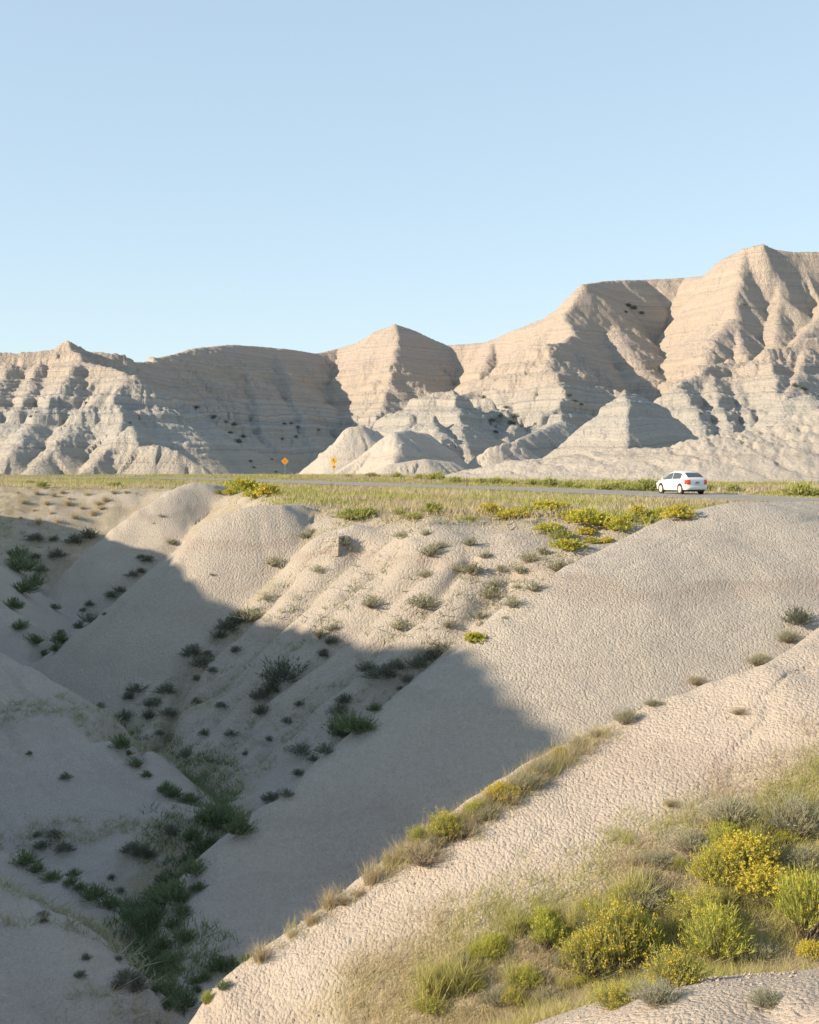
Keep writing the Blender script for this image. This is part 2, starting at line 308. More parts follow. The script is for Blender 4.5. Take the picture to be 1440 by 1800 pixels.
def far_height(x, y):
    x = np.asarray(x, np.float32); y = np.asarray(y, np.float32)
    amp = np.clip((y-150)/130, 0.15, 1)
    wx = x+amp*(2.2*fbm(x/16, y/16, 4, 41)+0.5*fbm(x/2.5, y/2.5, 3, 44)); wy = y+amp*(2.2*fbm(x/16, y/16, 4, 42)+0.5*fbm(x/2.5, y/2.5, 3, 45))
    rr = sstep(205, 235, y)
    h = (-2.35-3.5*rr+0.15*fbm(x/8, y/8, 3, 43)).astype(np.float32)
    gid = np.full(x.shape, -1, np.int32)
    for i, (nm, pts, sl, sr, Rr, fl, lam) in enumerate(FAR):
        c = crest_eval(wx, wy, pts, sl, sr, Rr) if nm == 'low_hill' else ridge_eval(wx, wy, pts, sl, sr, Rr, fl, lam, i)
        gid = np.where(c > h, GROUPS.index(nm), gid)
        h = smax(h, c, 0.35) if nm != 'low_hill' else smax(h, c, 0.2)
    k = sstep(-1.5, 2.5, h)
    big = np.clip((y-150)/150, 0.35, 1)
    # strata: harder beds stand out as small cliffs, softer ones lie back
    zz = h+0.8*fbm(x/25, y/25, 2, 50)
    per = 3.4
    ph = zz/per; fr = ph-np.floor(ph)
    rnd = _T[(np.floor(ph).astype(np.int32)) & 255, 7]
    st = (sstep(0.30, 0.55, fr)-fr)*per
    mask = sstep(-0.2, 0.5, rnd+0.5*fbm(x/12, y/12, 3, 51))*sstep(34, 22, zz)
    h = h+k*big*0.5*mask*st
    per2 = 1.1; ph = zz/per2; fr = ph-np.floor(ph)
    h = h+k*big*0.5*(sstep(0.38, 0.52, fr)-fr)*per2*sstep(0.0, 0.5, fbm(x/9, y/9, 3, 52)+0.15)*sstep(34, 24, zz)
    # crumbly surface
    cr = sstep(-0.1, 0.4, fbm(x/14, y/14, 3, 53)+0.15*np.sin(zz*0.7))
    sc_ = 0.9+0.5*sstep(150, 350, y)
    f1, f2 = voro(x/sc_+0.4*vn(x, y, 3), y/(sc_*1.5))
    g1, g2 = voro(x/(sc_*2.6), y/(sc_*4)+7)
    low_ = 1-0.6*sstep(26, 36, zz)
    cr = cr*low_
    h = h+k*big*(0.85*cr*(0.5-f1)+0.5*cr*(0.45-g1)*sstep(0.1, 0.6, fbm(x/20, y/20, 2, 57)+0.3)+0.34*low_*fbm(x/0.9, y/0.9, 3, 54))
    lm = (gid == GROUPS.index('low_hill'))*sstep(-2.2, -1.0, h)
    h = h+lm*(0.26*fbm(x/1.3, y/1.3, 4, 58)-0.26*np.clip(1-3*np.abs(vn((x*0.85+y*0.25)/2.0+0.4*vn(x/2, y/2, 59), y/9, 60)), 0, 1)+0.15*(0.5-f1))
    return h, gid

# ------------------------------------------------------------ materials
MATS = {}
def nodes(name):
    m = bpy.data.materials.new(name); m.use_nodes = True
    nt = m.node_tree; b = nt.nodes['Principled BSDF']; MATS[name] = m
    return m, nt, nt.nodes, nt.links, b
def N(nt, t, **kw):
    n = nt.nodes.new(t)
    for k, v in kw.items():
        if k.startswith('i_'): n.inputs[k[2:].replace('_', ' ')].default_value = v
        else: setattr(n, k, v)
    return n
def math_(nt, op, a, b=None, clamp=False):
    n = nt.nodes.new('ShaderNodeMath'); n.operation = op; n.use_clamp = clamp
    for i, v in enumerate((a, b)):
        if v is None: continue
        if isinstance(v, (int, float)): n.inputs[i].default_value = v
        else: nt.links.new(v, n.inputs[i])
    return n.outputs[0]
def mix(nt, f, a, b):
    n = nt.nodes.new('ShaderNodeMix'); n.data_type = 'RGBA'
    if isinstance(f, (int, float)): n.inputs[0].default_value = f
    else: nt.links.new(f, n.inputs[0])
    for i, v in ((6, a), (7, b)):
        if isinstance(v, tuple): n.inputs[i].default_value = v+(1,) if len(v) == 3 else v
        else: nt.links.new(v, n.inputs[i])
    return n.outputs[2]
def rng_(nt, v, a, b, c=0.0, d=1.0):
    n = nt.nodes.new('ShaderNodeMapRange'); nt.links.new(v, n.inputs[0])
    for i, q in zip((1, 2, 3, 4), (a, b, c, d)): n.inputs[i].default_value = q
    return n.outputs[0]
def noise(nt, vec, scale, detail=4, rough=0.6, dist=0.0):
    n = nt.nodes.new('ShaderNodeTexNoise'); n.inputs['Scale'].default_value = scale; n.inputs['Detail'].default_value = detail
    n.inputs['Roughness'].default_value = rough; n.inputs['Distortion'].default_value = dist
    nt.links.new(vec, n.inputs['Vector']); return n.outputs['Fac']
def clay_material(name, c1, c2, c3, low=None, cell=14.0, bump=0.02):
    m, nt, nd, lk, b = nodes(name)
    geo = N(nt, 'ShaderNodeNewGeometry'); pos = geo.outputs['Position']
    sep = N(nt, 'ShaderNodeSeparateXYZ'); lk.new(pos, sep.inputs[0])
    n1 = noise(nt, pos, 0.35, 5); n2 = noise(nt, pos, 2.5, 5, 0.7); n3 = noise(nt, pos, 28, 3, 0.7)
    col = mix(nt, rng_(nt, n1, 0.35, 0.65), c1, c2)
    col = mix(nt, rng_(nt, n2, 0.5, 0.8, 0, 0.6), col, c3)
    cz = N(nt, 'ShaderNodeCombineXYZ'); lk.new(math_(nt, 'ADD', sep.outputs[2], math_(nt, 'MULTIPLY', n1, 2.0)), cz.inputs[2])
    bd = noise(nt, cz.outputs[0], 0.9, 3, 0.6)
    col = mix(nt, rng_(nt, bd, 0.52, 0.66, 0, 0.55), col, (0.50, 0.455, 0.40)); col = mix(nt, rng_(nt, bd, 0.47, 0.34, 0, 0.5), col, (0.37, 0.295, 0.245))
    n4 = noise(nt, pos, 6.5, 6, 0.8); col = mix(nt, rng_(nt, n4, 0.42, 0.62, 0.25, 0.0), col, (0.27, 0.22, 0.18))
    if low:
        zz = math_(nt, 'ADD', sep.outputs[2], math_(nt, 'MULTIPLY', n1, 3.0))
        col = mix(nt, rng_(nt, zz, -5.8, -9.5, 0, 0.6), col, low)
    col = mix(nt, rng_(nt, n3, 0.30, 0.75, 0.30, 0.0), col, (0.20, 0.165, 0.135))
    at = N(nt, 'ShaderNodeAttribute', attribute_name='veg')
    gcol = mix(nt, rng_(nt, n2, 0.35, 0.65), (0.23, 0.21, 0.085), (0.34, 0.27, 0.15))
    vf = math_(nt, 'MULTIPLY', at.outputs['Fac'], rng_(nt, noise(nt, pos, 1.1, 6, 0.75), 0.38, 0.56), clamp=True)
    vf2 = math_(nt, 'MAXIMUM', vf, rng_(nt, at.outputs['Fac'], 0.75, 1.0))
    col = mix(nt, vf2, col, gcol)
    lk.new(col, b.inputs['Base Color']); b.inputs['Roughness'].default_value = 0.95
    b.inputs['Specular IOR Level'].default_value = 0.1
    # popcorn crust, cells drawn out down the slope
    mp = N(nt, 'ShaderNodeMapping'); lk.new(pos, mp.inputs[0])
    mp.inputs['Rotation'].default_value = (0, 0, R(-8)); mp.inputs['Scale'].default_value = (1.05, 0.8, 0.9)
    dn = N(nt, 'ShaderNodeTexNoise'); dn.inputs['Scale'].default_value = 3; lk.new(mp.outputs[0], dn.inputs['Vector'])
    vm = N(nt, 'ShaderNodeVectorMath', operation='SCALE'); lk.new(dn.outputs['Color'], vm.inputs[0]); vm.inputs['Scale'].default_value = 0.12
    va = N(nt, 'ShaderNodeVectorMath', operation='ADD'); lk.new(mp.outputs[0], va.inputs[0]); lk.new(vm.outputs[0], va.inputs[1])
    v = N(nt, 'ShaderNodeTexVoronoi'); v.inputs['Scale'].default_value = cell; lk.new(va.outputs[0], v.inputs['Vector'])
    v2 = N(nt, 'ShaderNodeTexVoronoi'); v2.inputs['Scale'].default_value = cell*2.3; lk.new(va.outputs[0], v2.inputs['Vector'])
    hh = math_(nt, 'ADD', math_(nt, 'MULTIPLY', math_(nt, 'POWER', v.outputs['Distance'], 2.0), -1.0), math_(nt, 'MULTIPLY', v2.outputs['Distance'], -0.25))
    hh = math_(nt, 'ADD', hh, math_(nt, 'MULTIPLY', noise(nt, pos, 34, 3, 0.75), 0.9))
    bp = N(nt, 'ShaderNodeBump'); bp.inputs['Strength'].default_value = 1.0; bp.inputs['Distance'].default_value = bump
    lk.new(hh, bp.inputs['Height']); lk.new(bp.outputs[0], b.inputs['Normal'])
    return m
clay = clay_material('popcorn_clay', (0.465, 0.395, 0.32), (0.505, 0.43, 0.35), (0.46, 0.385, 0.315), low=(0.44, 0.395, 0.38), cell=24, bump=0.019)
clay_mid = clay_material('mound_clay', (0.50, 0.455, 0.39), (0.545, 0.495, 0.42), (0.475, 0.41, 0.345), low=(0.44, 0.395, 0.38), cell=15, bump=0.045)
clay_far = clay_material('spur_clay', (0.48, 0.43, 0.365), (0.52, 0.465, 0.39), (0.45, 0.395, 0.33), low=(0.45, 0.41, 0.39), cell=11, bump=0.05)

def rock_material(name):
    m, nt, nd, lk, b = nodes(name)
    geo = N(nt, 'ShaderNodeNewGeometry'); pos = geo.outputs['Position']
    sep = N(nt, 'ShaderNodeSeparateXYZ'); lk.new(pos, sep.inputs[0])
    n0 = noise(nt, pos, 0.03, 4, 0.5); n2 = noise(nt, pos, 0.5, 6, 0.7); n3 = noise(nt, pos, 2.2, 5, 0.75)
    z = math_(nt, 'ADD', sep.outputs[2], math_(nt, 'MULTIPLY', n0, 5.0))
    z = math_(nt, 'ADD', z, math_(nt, 'MULTIPLY', n2, 0.35))
    cz = N(nt, 'ShaderNodeCombineXYZ'); lk.new(z, cz.inputs[2])
    band = noise(nt, cz.outputs[0], 0.55, 5, 0.75)
    band2 = noise(nt, cz.outputs[0], 0.10, 2, 0.5)
    grey = mix(nt, rng_(nt, band, 0.43, 0.57), (0.35, 0.34, 0.31), (0.50, 0.465, 0.41))
    pink = mix(nt, rng_(nt, band, 0.43, 0.58), (0.43, 0.365, 0.30), (0.505, 0.425, 0.345))
    hi = rng_(nt, z, 12.0, 24.0)
    col = mix(nt, hi, grey, pink)
    col = mix(nt, rng_(nt, band2, 0.52, 0.68, 0, 0.5), col, (0.44, 0.36, 0.33))
    col = mix(nt, rng_(nt, z, 8.0, 2.0, 0.0, 0.7), col, (0.44, 0.385, 0.315))
    thin = noise(nt, cz.outputs[0], 1.7, 3, 0.6)
    col = mix(nt, rng_(nt, thin, 0.57, 0.63, 0, 0.75), col, (0.27, 0.24, 0.22)); col = mix(nt, rng_(nt, thin, 0.42, 0.34, 0, 0.5), col, (0.52, 0.48, 0.42))
    col = mix(nt, rng_(nt, n3, 0.3, 0.7, 0.28, 0.0), col, (0.28, 0.235, 0.195))
    lk.new(col, b.inputs['Base Color']); b.inputs['Roughness'].default_value = 0.95; b.inputs['Specular IOR Level'].default_value = 0.1
    # downward runnels and crumbs
    mp = N(nt, 'ShaderNodeMapping'); lk.new(pos, mp.inputs[0]); mp.inputs['Scale'].default_value = (1, 1, 0.18)
    r1 = noise(nt, mp.outputs[0], 1.1, 5, 0.7)
    v = N(nt, 'ShaderNodeTexVoronoi'); v.inputs['Scale'].default_value = 1.4; lk.new(pos, v.inputs['Vector'])
    hh = math_(nt, 'ADD', math_(nt, 'MULTIPLY', r1, 3.0), math_(nt, 'MULTIPLY', n3, 1.0))
    hh = math_(nt, 'ADD', hh, math_(nt, 'MULTIPLY', band, 1.8)); hh = math_(nt, 'ADD', hh, math_(nt, 'MULTIPLY', thin, 0.9))
    hh = math_(nt, 'ADD', hh, math_(nt, 'MULTIPLY', v.outputs['Distance'], -0.3))
    bp = N(nt, 'ShaderNodeBump'); bp.inputs['Strength'].default_value = 0.8; bp.inputs['Distance'].default_value = 0.42
    lk.new(hh, bp.inputs['Height']); lk.new(bp.outputs[0], b.inputs['Normal'])
    return m
rock = rock_material('banded_mudstone')
clay_low = clay_material('pale_rubbly_clay', (0.54, 0.485, 0.41), (0.58, 0.525, 0.45), (0.48, 0.42, 0.35), cell=2.8, bump=0.10)

def plain(name, col, rough=0.6, metal=0.0, spec=0.5, var=0.0, vscale=5.0, emit=None):
    m, nt, nd, lk, b = nodes(name)
    b.inputs['Roughness'].default_value = rough; b.inputs['Metallic'].default_value = metal
    b.inputs['Specular IOR Level'].default_value = spec
    tc = N(nt, 'ShaderNodeTexCoord')
    n = noise(nt, tc.outputs['Object'], vscale, 4, 0.6)
    c2 = tuple(max(0, c*(1-var)) for c in col)
    lk.new(mix(nt, rng_(nt, n, 0.3, 0.7), c2, col), b.inputs['Base Color'])
    return m
def leafy(name, ca, cb, trans=0.4):
    """foliage: colour varies per object and over the plant"""
    m, nt, nd, lk, b = nodes(name)
    oi = N(nt, 'ShaderNodeObjectInfo'); at = N(nt, 'ShaderNodeAttribute', attribute_name='tone')
    f = math_(nt, 'ADD', math_(nt, 'MULTIPLY', oi.outputs['Random'], 0.45), math_(nt, 'MULTIPLY', at.outputs['Fac'], 0.6), clamp=True)
    col = mix(nt, f, ca, cb)
    lk.new(col, b.inputs['Base Color']); b.inputs['Roughness'].default_value = 0.8; b.inputs['Specular IOR Level'].default_value = 0.15
    tr = N(nt, 'ShaderNodeBsdfTranslucent'); lk.new(col, tr.inputs[0])
    ms = N(nt, 'ShaderNodeMixShader'); ms.inputs[0].default_value = trans
    lk.new(b.outputs[0], ms.inputs[1]); lk.new(tr.outputs[0], ms.inputs[2])
    lk.new(ms.outputs[0], nd['Material Output'].inputs['Surface'])
    return m

# ------------------------------------------------------------ mesh helpers
def grid_faces(nr, nc):
    i = np.arange((nr-1)*(nc-1)); r = i//(nc-1); c = i % (nc-1)
    a = r*nc+c
    return np.stack([a, a+1, a+nc+1, a+nc], 1)
def mesh_np(name, co, faces, mat, smooth=True, attrs=None):
    me = bpy.data.meshes.new(name)
    co = np.asarray(co, np.float32); faces = np.asarray(faces, np.int32); k = faces.shape[1]
    me.vertices.add(len(co)); me.vertices.foreach_set('co', co.ravel())
    me.loops.add(faces.size); me.loops.foreach_set('vertex_index', faces.ravel())
    me.polygons.add(len(faces)); me.polygons.foreach_set('loop_start', np.arange(0, faces.size, k, dtype=np.int32))
    if smooth: me.polygons.foreach_set('use_smooth', np.ones(len(faces), bool))
    if attrs:
        for n_, v in attrs.items():
            at = me.attributes.new(n_, 'FLOAT', 'POINT'); at.data.foreach_set('value', np.asarray(v, np.float32))
    me.update(calc_edges=True)
    if mat: me.materials.append(mat)
    return me
def link(name, me, kind=None, label=None, cat=None, group=None, parent=None):
    o = bpy.data.objects.new(name, me); C.objects.link(o)
    if kind: o['kind'] = kind
    if label: o['label'] = label
    if cat: o['category'] = cat
    if group: o['group'] = group
    if parent: o.parent = parent
    return o
def submesh(co, faces, keep, attrs):
    f = faces[keep]; u, inv = np.unique(f, return_inverse=True)
    return co[u], inv.reshape(f.shape), {k: v[u] for k, v in attrs.items()}

# ------------------------------------------------------------ build near terrain
q = lambda a, b, s: np.arange(a, b, s)
def growth(u0, u1, s0, g):
    out = []; s = s0; v = u0
    while abs(v) < abs(u1):
        s *= g; v += s if u1 > u0 else -s; out.append(v)
    return np.array(out)
BANDS = [(np.concatenate([q(-40, 0, 2.0), q(0, 8, 0.25), q(8, 21.5, 0.039), q(21.5, 22.3, 0.07)]), 1.6),
         (np.concatenate([q(22.2, 30, 0.08), q(30, 43, 0.085), q(43, 56, 0.09), q(56, 76, 0.2), q(76, 122, 0.4), q(122, 204, 1.5)]), 2.0)]
swl = ray_many([(1500,1450),(1421,1500),(1300,1580),(1170,1650),(1030,1715),(880,1775),(740,1840)])[:, :2]
names = {0: 'gully_floor', 50: 'plateau', 51: 'shadow_hill'}
struct_name = {'spur_d': 'clay_spur', 'slope_front': 'foreground_slope', 'slope_near': 'near_slope', 'slope_camera': 'camera_slope', 'mound': 'clay_mound', 'spur_a': 'clay_spur', 'spur_b': 'clay_spur', 'spur_c': 'clay_spur', 'spur_round': 'clay_spur', 'spur_far': 'clay_spur', 'bank_far': 'clay_bank', 'bank': 'clay_bank', 'bank_low': 'clay_bank', 'bank_near': 'clay_bank'}
for rows, cst in BANDS:
    px = np.arange(-24, 1466, cst)
    u = (px-720)/F
    u = np.concatenate([growth(u[0], -3.2, 2/F, 1.05)[::-1], u, growth(u[-1], 2.4, 2/F, 1.04)])
    YY, UU = np.meshgrid(rows, u, indexing='ij')
    XX = UU*np.sqrt(np.maximum(YY, 0)**2+49)
    nr, nc = XX.shape
    h, gid, e = near_height(XX, YY)
    crust = sstep(1.5, -0.5, e)
    if rows[0] < 0:                      # popcorn crust as real relief where it is large enough to see
        f1, f2 = voro((XX-0.2*YY)/0.038+0.45*vn(XX*7, YY*7, 4), (YY+0.2*XX)/0.070+0.45*vn(XX*7, YY*7, 5))
        pt_ = 0.55+0.65*fbm(XX*0.8, YY*0.8, 3, 6)+0.35*vn(XX*3, YY*3, 7)
        h = h+crust*0.0062*(1.0-1.9*f1**2)*np.clip(pt_, 0.15, 1.4)+0.006*fbm(XX*5, YY*5, 3, 8)*crust
        # small rills drawn down the slope
        rl = np.abs(vn((XX*0.45-YY*0.9)/0.55+0.3*fbm(XX*2, YY*2, 2, 9), (XX+YY)/3.5, 10))
        h = h-0.035*np.clip(1-5*rl, 0, 1)*sstep(0.0, 0.4, fbm(XX/1.5, YY/1.5, 2, 11)+0.1)*(YY > 8)
    # grass cover: full on the plateau, patchy on its brink, in the swale and along the gully floor
    veg = sstep(-2.5, 1.2, e)*0.999
    swale = poly_dist(XX, YY, [tuple(p) for p in swl])
    veg = np.maximum(veg, 0.9*sstep(1.9, 0.9, swale)*(YY < 22))
    fd = poly_dist(XX, YY, [p[:2] for p in FLOOR])
    veg = np.maximum(veg, 0.7*sstep(1.7, 0.8, fd+0.8*fbm(XX/1.5, YY/1.5, 3, 61))*sstep(-9.6, -10.5, h)*(YY < 60))
    veg = np.maximum(veg, 0.75*sstep(-26, -32, XX)*(YY > 80))
    veg = np.where((e < -2) & (gid == 50), np.maximum(veg, 0.42), veg)
    co = np.stack([XX, YY, h], -1).reshape(-1, 3); faces = grid_faces(nr, nc)
    fg = gid.ravel()[faces[:, 0]]
    for k in np.unique(fg):
        nm = {0: 'gully_ground', 50: 'plateau_ground', 51: 'hill'}.get(int(k)) or struct_name[NEAR[k-1][0]]+'_ground'
        c_, f_, a_ = submesh(co, faces, fg == k, {'veg': veg.ravel()})
        mt = clay if nm in ('foreground_slope_ground', 'near_slope_ground', 'camera_slope_ground') else (clay_mid if nm in ('clay_mound_ground', 'clay_bank_ground') else clay_far)
        link(nm, mesh_np(nm, c_, f_, mt, True, a_), 'structure')
del co, faces, XX, YY, UU

# ------------------------------------------------------------ build far hills
rows = np.concatenate([q(103, 170, 0.55), q(170, 200, 0.8), q(200, 320, 0.55), q(320, 470, 0.7), q(470, 540, 4)])
u = (np.arange(-20, 1462, 2.0)-720)/F
u = np.concatenate([growth(u[0], -1.2, 2/F, 1.06)[::-1], u, growth(u[-1], 1.0, 2/F, 1.06)])
YY, UU = np.meshgrid(rows, u, indexing='ij'); XX = UU*YY
nr, nc = XX.shape
h, gid = far_height(XX, YY)
h = np.where((gid == -1) & (YY < 215), -3.4, h); h = np.where((YY < 130) & (XX < -12), -16, h)            # lies under the plateau sheet there
co = np.stack([XX, YY, h], -1).reshape(-1, 3); faces = grid_faces(nr, nc)
fg = gid.ravel()[faces].max(1)
for k in np.unique(fg):
    nm = 'valley_ground' if k < 0 else GROUPS[k]+('' if 'hill' in GROUPS[k] else '_hill')
    c_, f_, a_ = submesh(co, faces, fg == k, {'veg': np.zeros(len(co))})
    link(nm, mesh_np(nm, c_, f_, clay_low if nm in ('low_hill', 'cone_hill') else rock, True, a_), 'structure')
del co, faces
# ground sheet to the horizon
me = bpy.data.meshes.new('far_ground'); me.from_pydata([(-6000, -6000, -14.5), (6000, -6000, -14.5), (6000, 9000, -14.5), (-6000, 9000, -14.5)], [], [(0, 1, 2, 3)])
me.materials.append(rock); link('far_ground', me, 'structure')

# ------------------------------------------------------------ road
def ribbon(name, P, off0, off1, z, mat, kind='structure', seg=None):
    t = np.gradient(P, axis=0); t /= np.linalg.norm(t, axis=1)[:, None]; n = np.stack([-t[:, 1], t[:, 0]], 1)
    a = P+n*off0; b = P+n*off1
    co = np.concatenate([np.c_[a, np.full(len(P), z)], np.c_[b, np.full(len(P), z)]]); k = len(P)
    f = [(i, i+1, k+i+1, k+i) for i in range(k-1) if seg is None or i % seg[1] < seg[0]]
    return link(name, mesh_np(name, co, f, mat, False), kind)
RP = spline(ROAD, 30)
asphalt = plain('asphalt', (0.29, 0.265, 0.24), 0.9, var=0.25, vscale=0.8)
gravel = plain('gravel', (0.36, 0.31, 0.25), 0.95, var=0.35, vscale=3.0)
ribbon('road_shoulder', RP, 4.3, -4.3, -2.17, gravel)
ribbon('road', RP, 3.5, -3.5, -2.15, asphalt)
lw = plain('white_road_paint', (0.7, 0.68, 0.62), 0.8, var=0.2); ly = plain('yellow_road_paint', (0.62, 0.45, 0.10), 0.8, var=0.2)
ribbon('road_marking', RP, 3.2, 3.08, -2.146, lw); ribbon('road_marking', RP, -3.08, -3.2, -2.146, lw)
ribbon('road_marking', RP, 0.16, 0.06, -2.146, ly); ribbon('road_marking', RP, -0.06, -0.16, -2.146, ly)

# ------------------------------------------------------------ plants
m_rabbit = leafy('rabbitbrush_leaf', (0.27, 0.29, 0.09), (0.50, 0.49, 0.17))
m_lime = leafy('lime_leaf', (0.31, 0.35, 0.07), (0.53, 0.54, 0.13))
m_sage = leafy('sage_leaf', (0.27, 0.27, 0.18), (0.50, 0.475, 0.33))
m_green = leafy('green_leaf', (0.11, 0.15, 0.075), (0.22, 0.27, 0.14))
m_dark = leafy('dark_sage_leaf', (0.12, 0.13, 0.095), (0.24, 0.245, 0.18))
m_dry = leafy('dry_grass', (0.38, 0.31, 0.19), (0.62, 0.53, 0.36))
m_grass = leafy('green_grass', (0.32, 0.33, 0.10), (0.56, 0.50, 0.21))
m_flower = leafy('yellow_flower', (0.58, 0.42, 0.05), (0.68, 0.60, 0.10))
m_twig = leafy('twig', (0.16, 0.12, 0.09), (0.32, 0.26, 0.20), 0.0)

def tris(p, d, L, w, rg):
    """thin leaf triangles from points p along directions d"""
    n = len(p); r = rg.normal(size=(n, 3)); s = np.cross(d, r); s /= np.linalg.norm(s, axis=1)[:, None]+1e-6
    s *= np.asarray(w).reshape(-1, 1)
    co = np.stack([p-s, p+s, p+d*np.asarray(L).reshape(-1, 1)], 1).reshape(-1, 3)
    return co, np.arange(n*3).reshape(-1, 3)
def stems_dirs(n, rg, spread):
    a = rg.uniform(0, 2*np.pi, n); t = np.abs(rg.uniform(0, 1, n))**0.75*spread
    return np.stack([np.sin(t)*np.cos(a), np.sin(t)*np.sin(a), np.cos(t)], 1)
def bush_meshes(key, seed, nst, nl, leaf, lw_, leafmat, spread=1.25, flower=0, upright=0.4, H=1.0, fsz=0.022, twigs=True, wild=0.5):
    """unit-width bush (about 1 m across), returns meshes by part name"""
    rg = np.random.default_rng(seed)
    d = stems_dirs(nst, rg, spread)
    # a lumpy outline: a few lobes reach further than the rest
    lob = stems_dirs(9, rg, spread); lobf = rg.uniform(0.5, 1.35, 9)
    w = np.exp(14*(d@lob.T-1)); lf = (w@lobf+0.9*0.15)/(w.sum(1)+0.15)
    L = 0.52*lf*rg.uniform(0.75, 1.08, nst)
    b = rg.normal(size=(nst, 3))*[0.06, 0.06, 0]
    Lz = d*L[:, None]*[1, 1, H]
    i = np.repeat(np.arange(nst), nl); t = rg.uniform(0.25, 1.0, nst*nl)**0.8
    p = b[i]+Lz[i]*t[:, None]; p[:, 2] += 0.02
    dd = d[i]+rg.normal(size=(len(i), 3))*wild+[0, 0, upright]; dd /= np.linalg.norm(dd, axis=1)[:, None]
    lc = rg.uniform(0, 1, nst)
    co, f = tris(p, dd, leaf*rg.uniform(0.5, 1.3, len(i)), lw_*rg.uniform(0.6, 1.3, len(i)), rg)
    tone = np.clip(0.25*lc[i]+0.75*t*0.6+rg.uniform(-.15, .25, len(i)), 0, 1)
    out = {'foliage': mesh_np(key+'_foliage', co, f, leafmat, False, {'tone': np.repeat(tone, 3)})}
    if twigs:
        co, f = tris(b, d*[1, 1, H], L*0.95, np.full(nst, 0.006), rg)
        out['stem'] = mesh_np(key+'_stem', co, f, m_twig, False, {'tone': rg.uniform(0, 1, len(co))})
    if flower:
        k = rg.choice(nst, int(nst*flower), replace=False); m = 8
        j = np.repeat(k, m); p = b[j]+Lz[j]*rg.uniform(0.93, 1.06, len(j))[:, None]+rg.normal(size=(len(j), 3))*0.018
        dd = rg.normal(size=(len(j), 3))+[0, 0, .5]; dd /= np.linalg.norm(dd, axis=1)[:, None]
        co, f = tris(p, dd, np.full(len(j), fsz), np.full(len(j), fsz*0.45), rg)
        out['flower'] = mesh_np(key+'_flower', co, f, m_flower, False, {'tone': rg.uniform(0, 1, len(co))})
    return out
def tuft_mesh(key, seed, n, mat, spread=0.7, w=0.006, H=1.0):
    rg = np.random.default_rng(seed); d = stems_dirs(n, rg, spread); b = rg.normal(size=(n, 3))*[0.09, 0.09, 0]
    L = rg.uniform(0.45, 1.0, n)*0.8*H
    mid = b+d*L[:, None]*0.55; tip = mid+(d+rg.normal(size=(n, 3))*0.25+[0, 0, -0.1])*L[:, None]*0.5
    s = np.cross(d, rg.normal(size=(n, 3))); s /= np.linalg.norm(s, axis=1)[:, None]; s *= w
    co = np.stack([b-s, b+s, mid-s*.8, mid+s*.8, tip], 1).reshape(-1, 3); o = np.arange(n)*5
    f = np.concatenate([np.stack([o, o+1, o+3], 1), np.stack([o, o+3, o+2], 1), np.stack([o+2, o+3, o+4], 1)])
    return {'blade': mesh_np(key+'_blades', co, f, mat, False, {'tone': np.repeat(rg.uniform(0, 1, n), 5)})}
K = {}
for v in range(3):
    K['yellow', v] = bush_meshes('yellow_rabbitbrush', 10+v, 420, 9, 0.085, 0.0055, m_rabbit, 1.15, 0.55, 0.5, 1.1)
    K['gold', v] = bush_meshes('gold_rabbitbrush', 70+v, 420, 7, 0.08, 0.005, m_rabbit, 1.15, 0.8, 0.5, 1.1, 0.03)
    K['lime', v] = bush_meshes('lime_rabbitbrush', 20+v, 420, 10, 0.085, 0.0055, m_lime, 1.15, 0.18, 0.5, 1.15)
    K['pale', v] = bush_meshes('pale_sagebrush', 30+v, 320, 9, 0.075, 0.0045, m_sage, 1.2, 0, 0.3, 1.0)
    K['dead', v] = bush_meshes('dry_brush', 40+v, 260, 7, 0.09, 0.003, m_dry, 1.15, 0, 0.3, 1.0, wild=0.7)
    K['tuft', v] = tuft_mesh('dry_tuft', 50+v, 260, m_dry, 0.8)
    K['gtuft', v] = tuft_mesh('green_tuft', 60+v, 300, m_grass, 0.7)
    # coarser ones for the far side of the gully
    K['fyellow', v] = bush_meshes('far_yellow', 110+v, 130, 6, 0.13, 0.022, m_lime, 1.3, 0.5, 0.4, 0.9, 0.06, False)
    K['fgold', v] = bush_meshes('far_gold', 115+v, 130, 6, 0.13, 0.02, m_rabbit, 1.3, 1.0, 0.4, 0.9, 0.07, False)
    K['fgreen', v] = bush_meshes('far_green', 120+v, 130, 6, 0.13, 0.022, m_rabbit, 1.3, 0, 0.4, 0.85, 0.07, False)
    K['fsage', v] = bush_meshes('far_sage', 130+v, 110, 5, 0.13, 0.016, m_sage, 1.3, 0, 0.3, 1.0, twigs=True)
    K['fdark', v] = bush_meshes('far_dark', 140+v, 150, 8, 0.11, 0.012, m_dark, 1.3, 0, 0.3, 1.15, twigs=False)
    K['fdeep', v] = bush_meshes('far_deep', 150+v, 160, 9, 0.10, 0.013, m_green, 1.3, 0, 0.4, 1.15, twigs=False)
PNAME = {'yellow': 'rabbitbrush', 'gold': 'rabbitbrush', 'lime': 'rabbitbrush', 'pale': 'sagebrush', 'dead': 'dry_brush', 'tuft': 'grass_tuft', 'gtuft': 'grass_tuft', 'fyellow': 'rabbitbrush', 'fgold': 'rabbitbrush', 'fgreen': 'green_shrub', 'fsage': 'sagebrush', 'fdark': 'sagebrush', 'fdeep': 'green_shrub'}
PCAT = {'rabbitbrush': 'shrub', 'sagebrush': 'shrub', 'dry_brush': 'dry shrub', 'grass_tuft': 'grass tuft', 'green_shrub': 'shrub'}
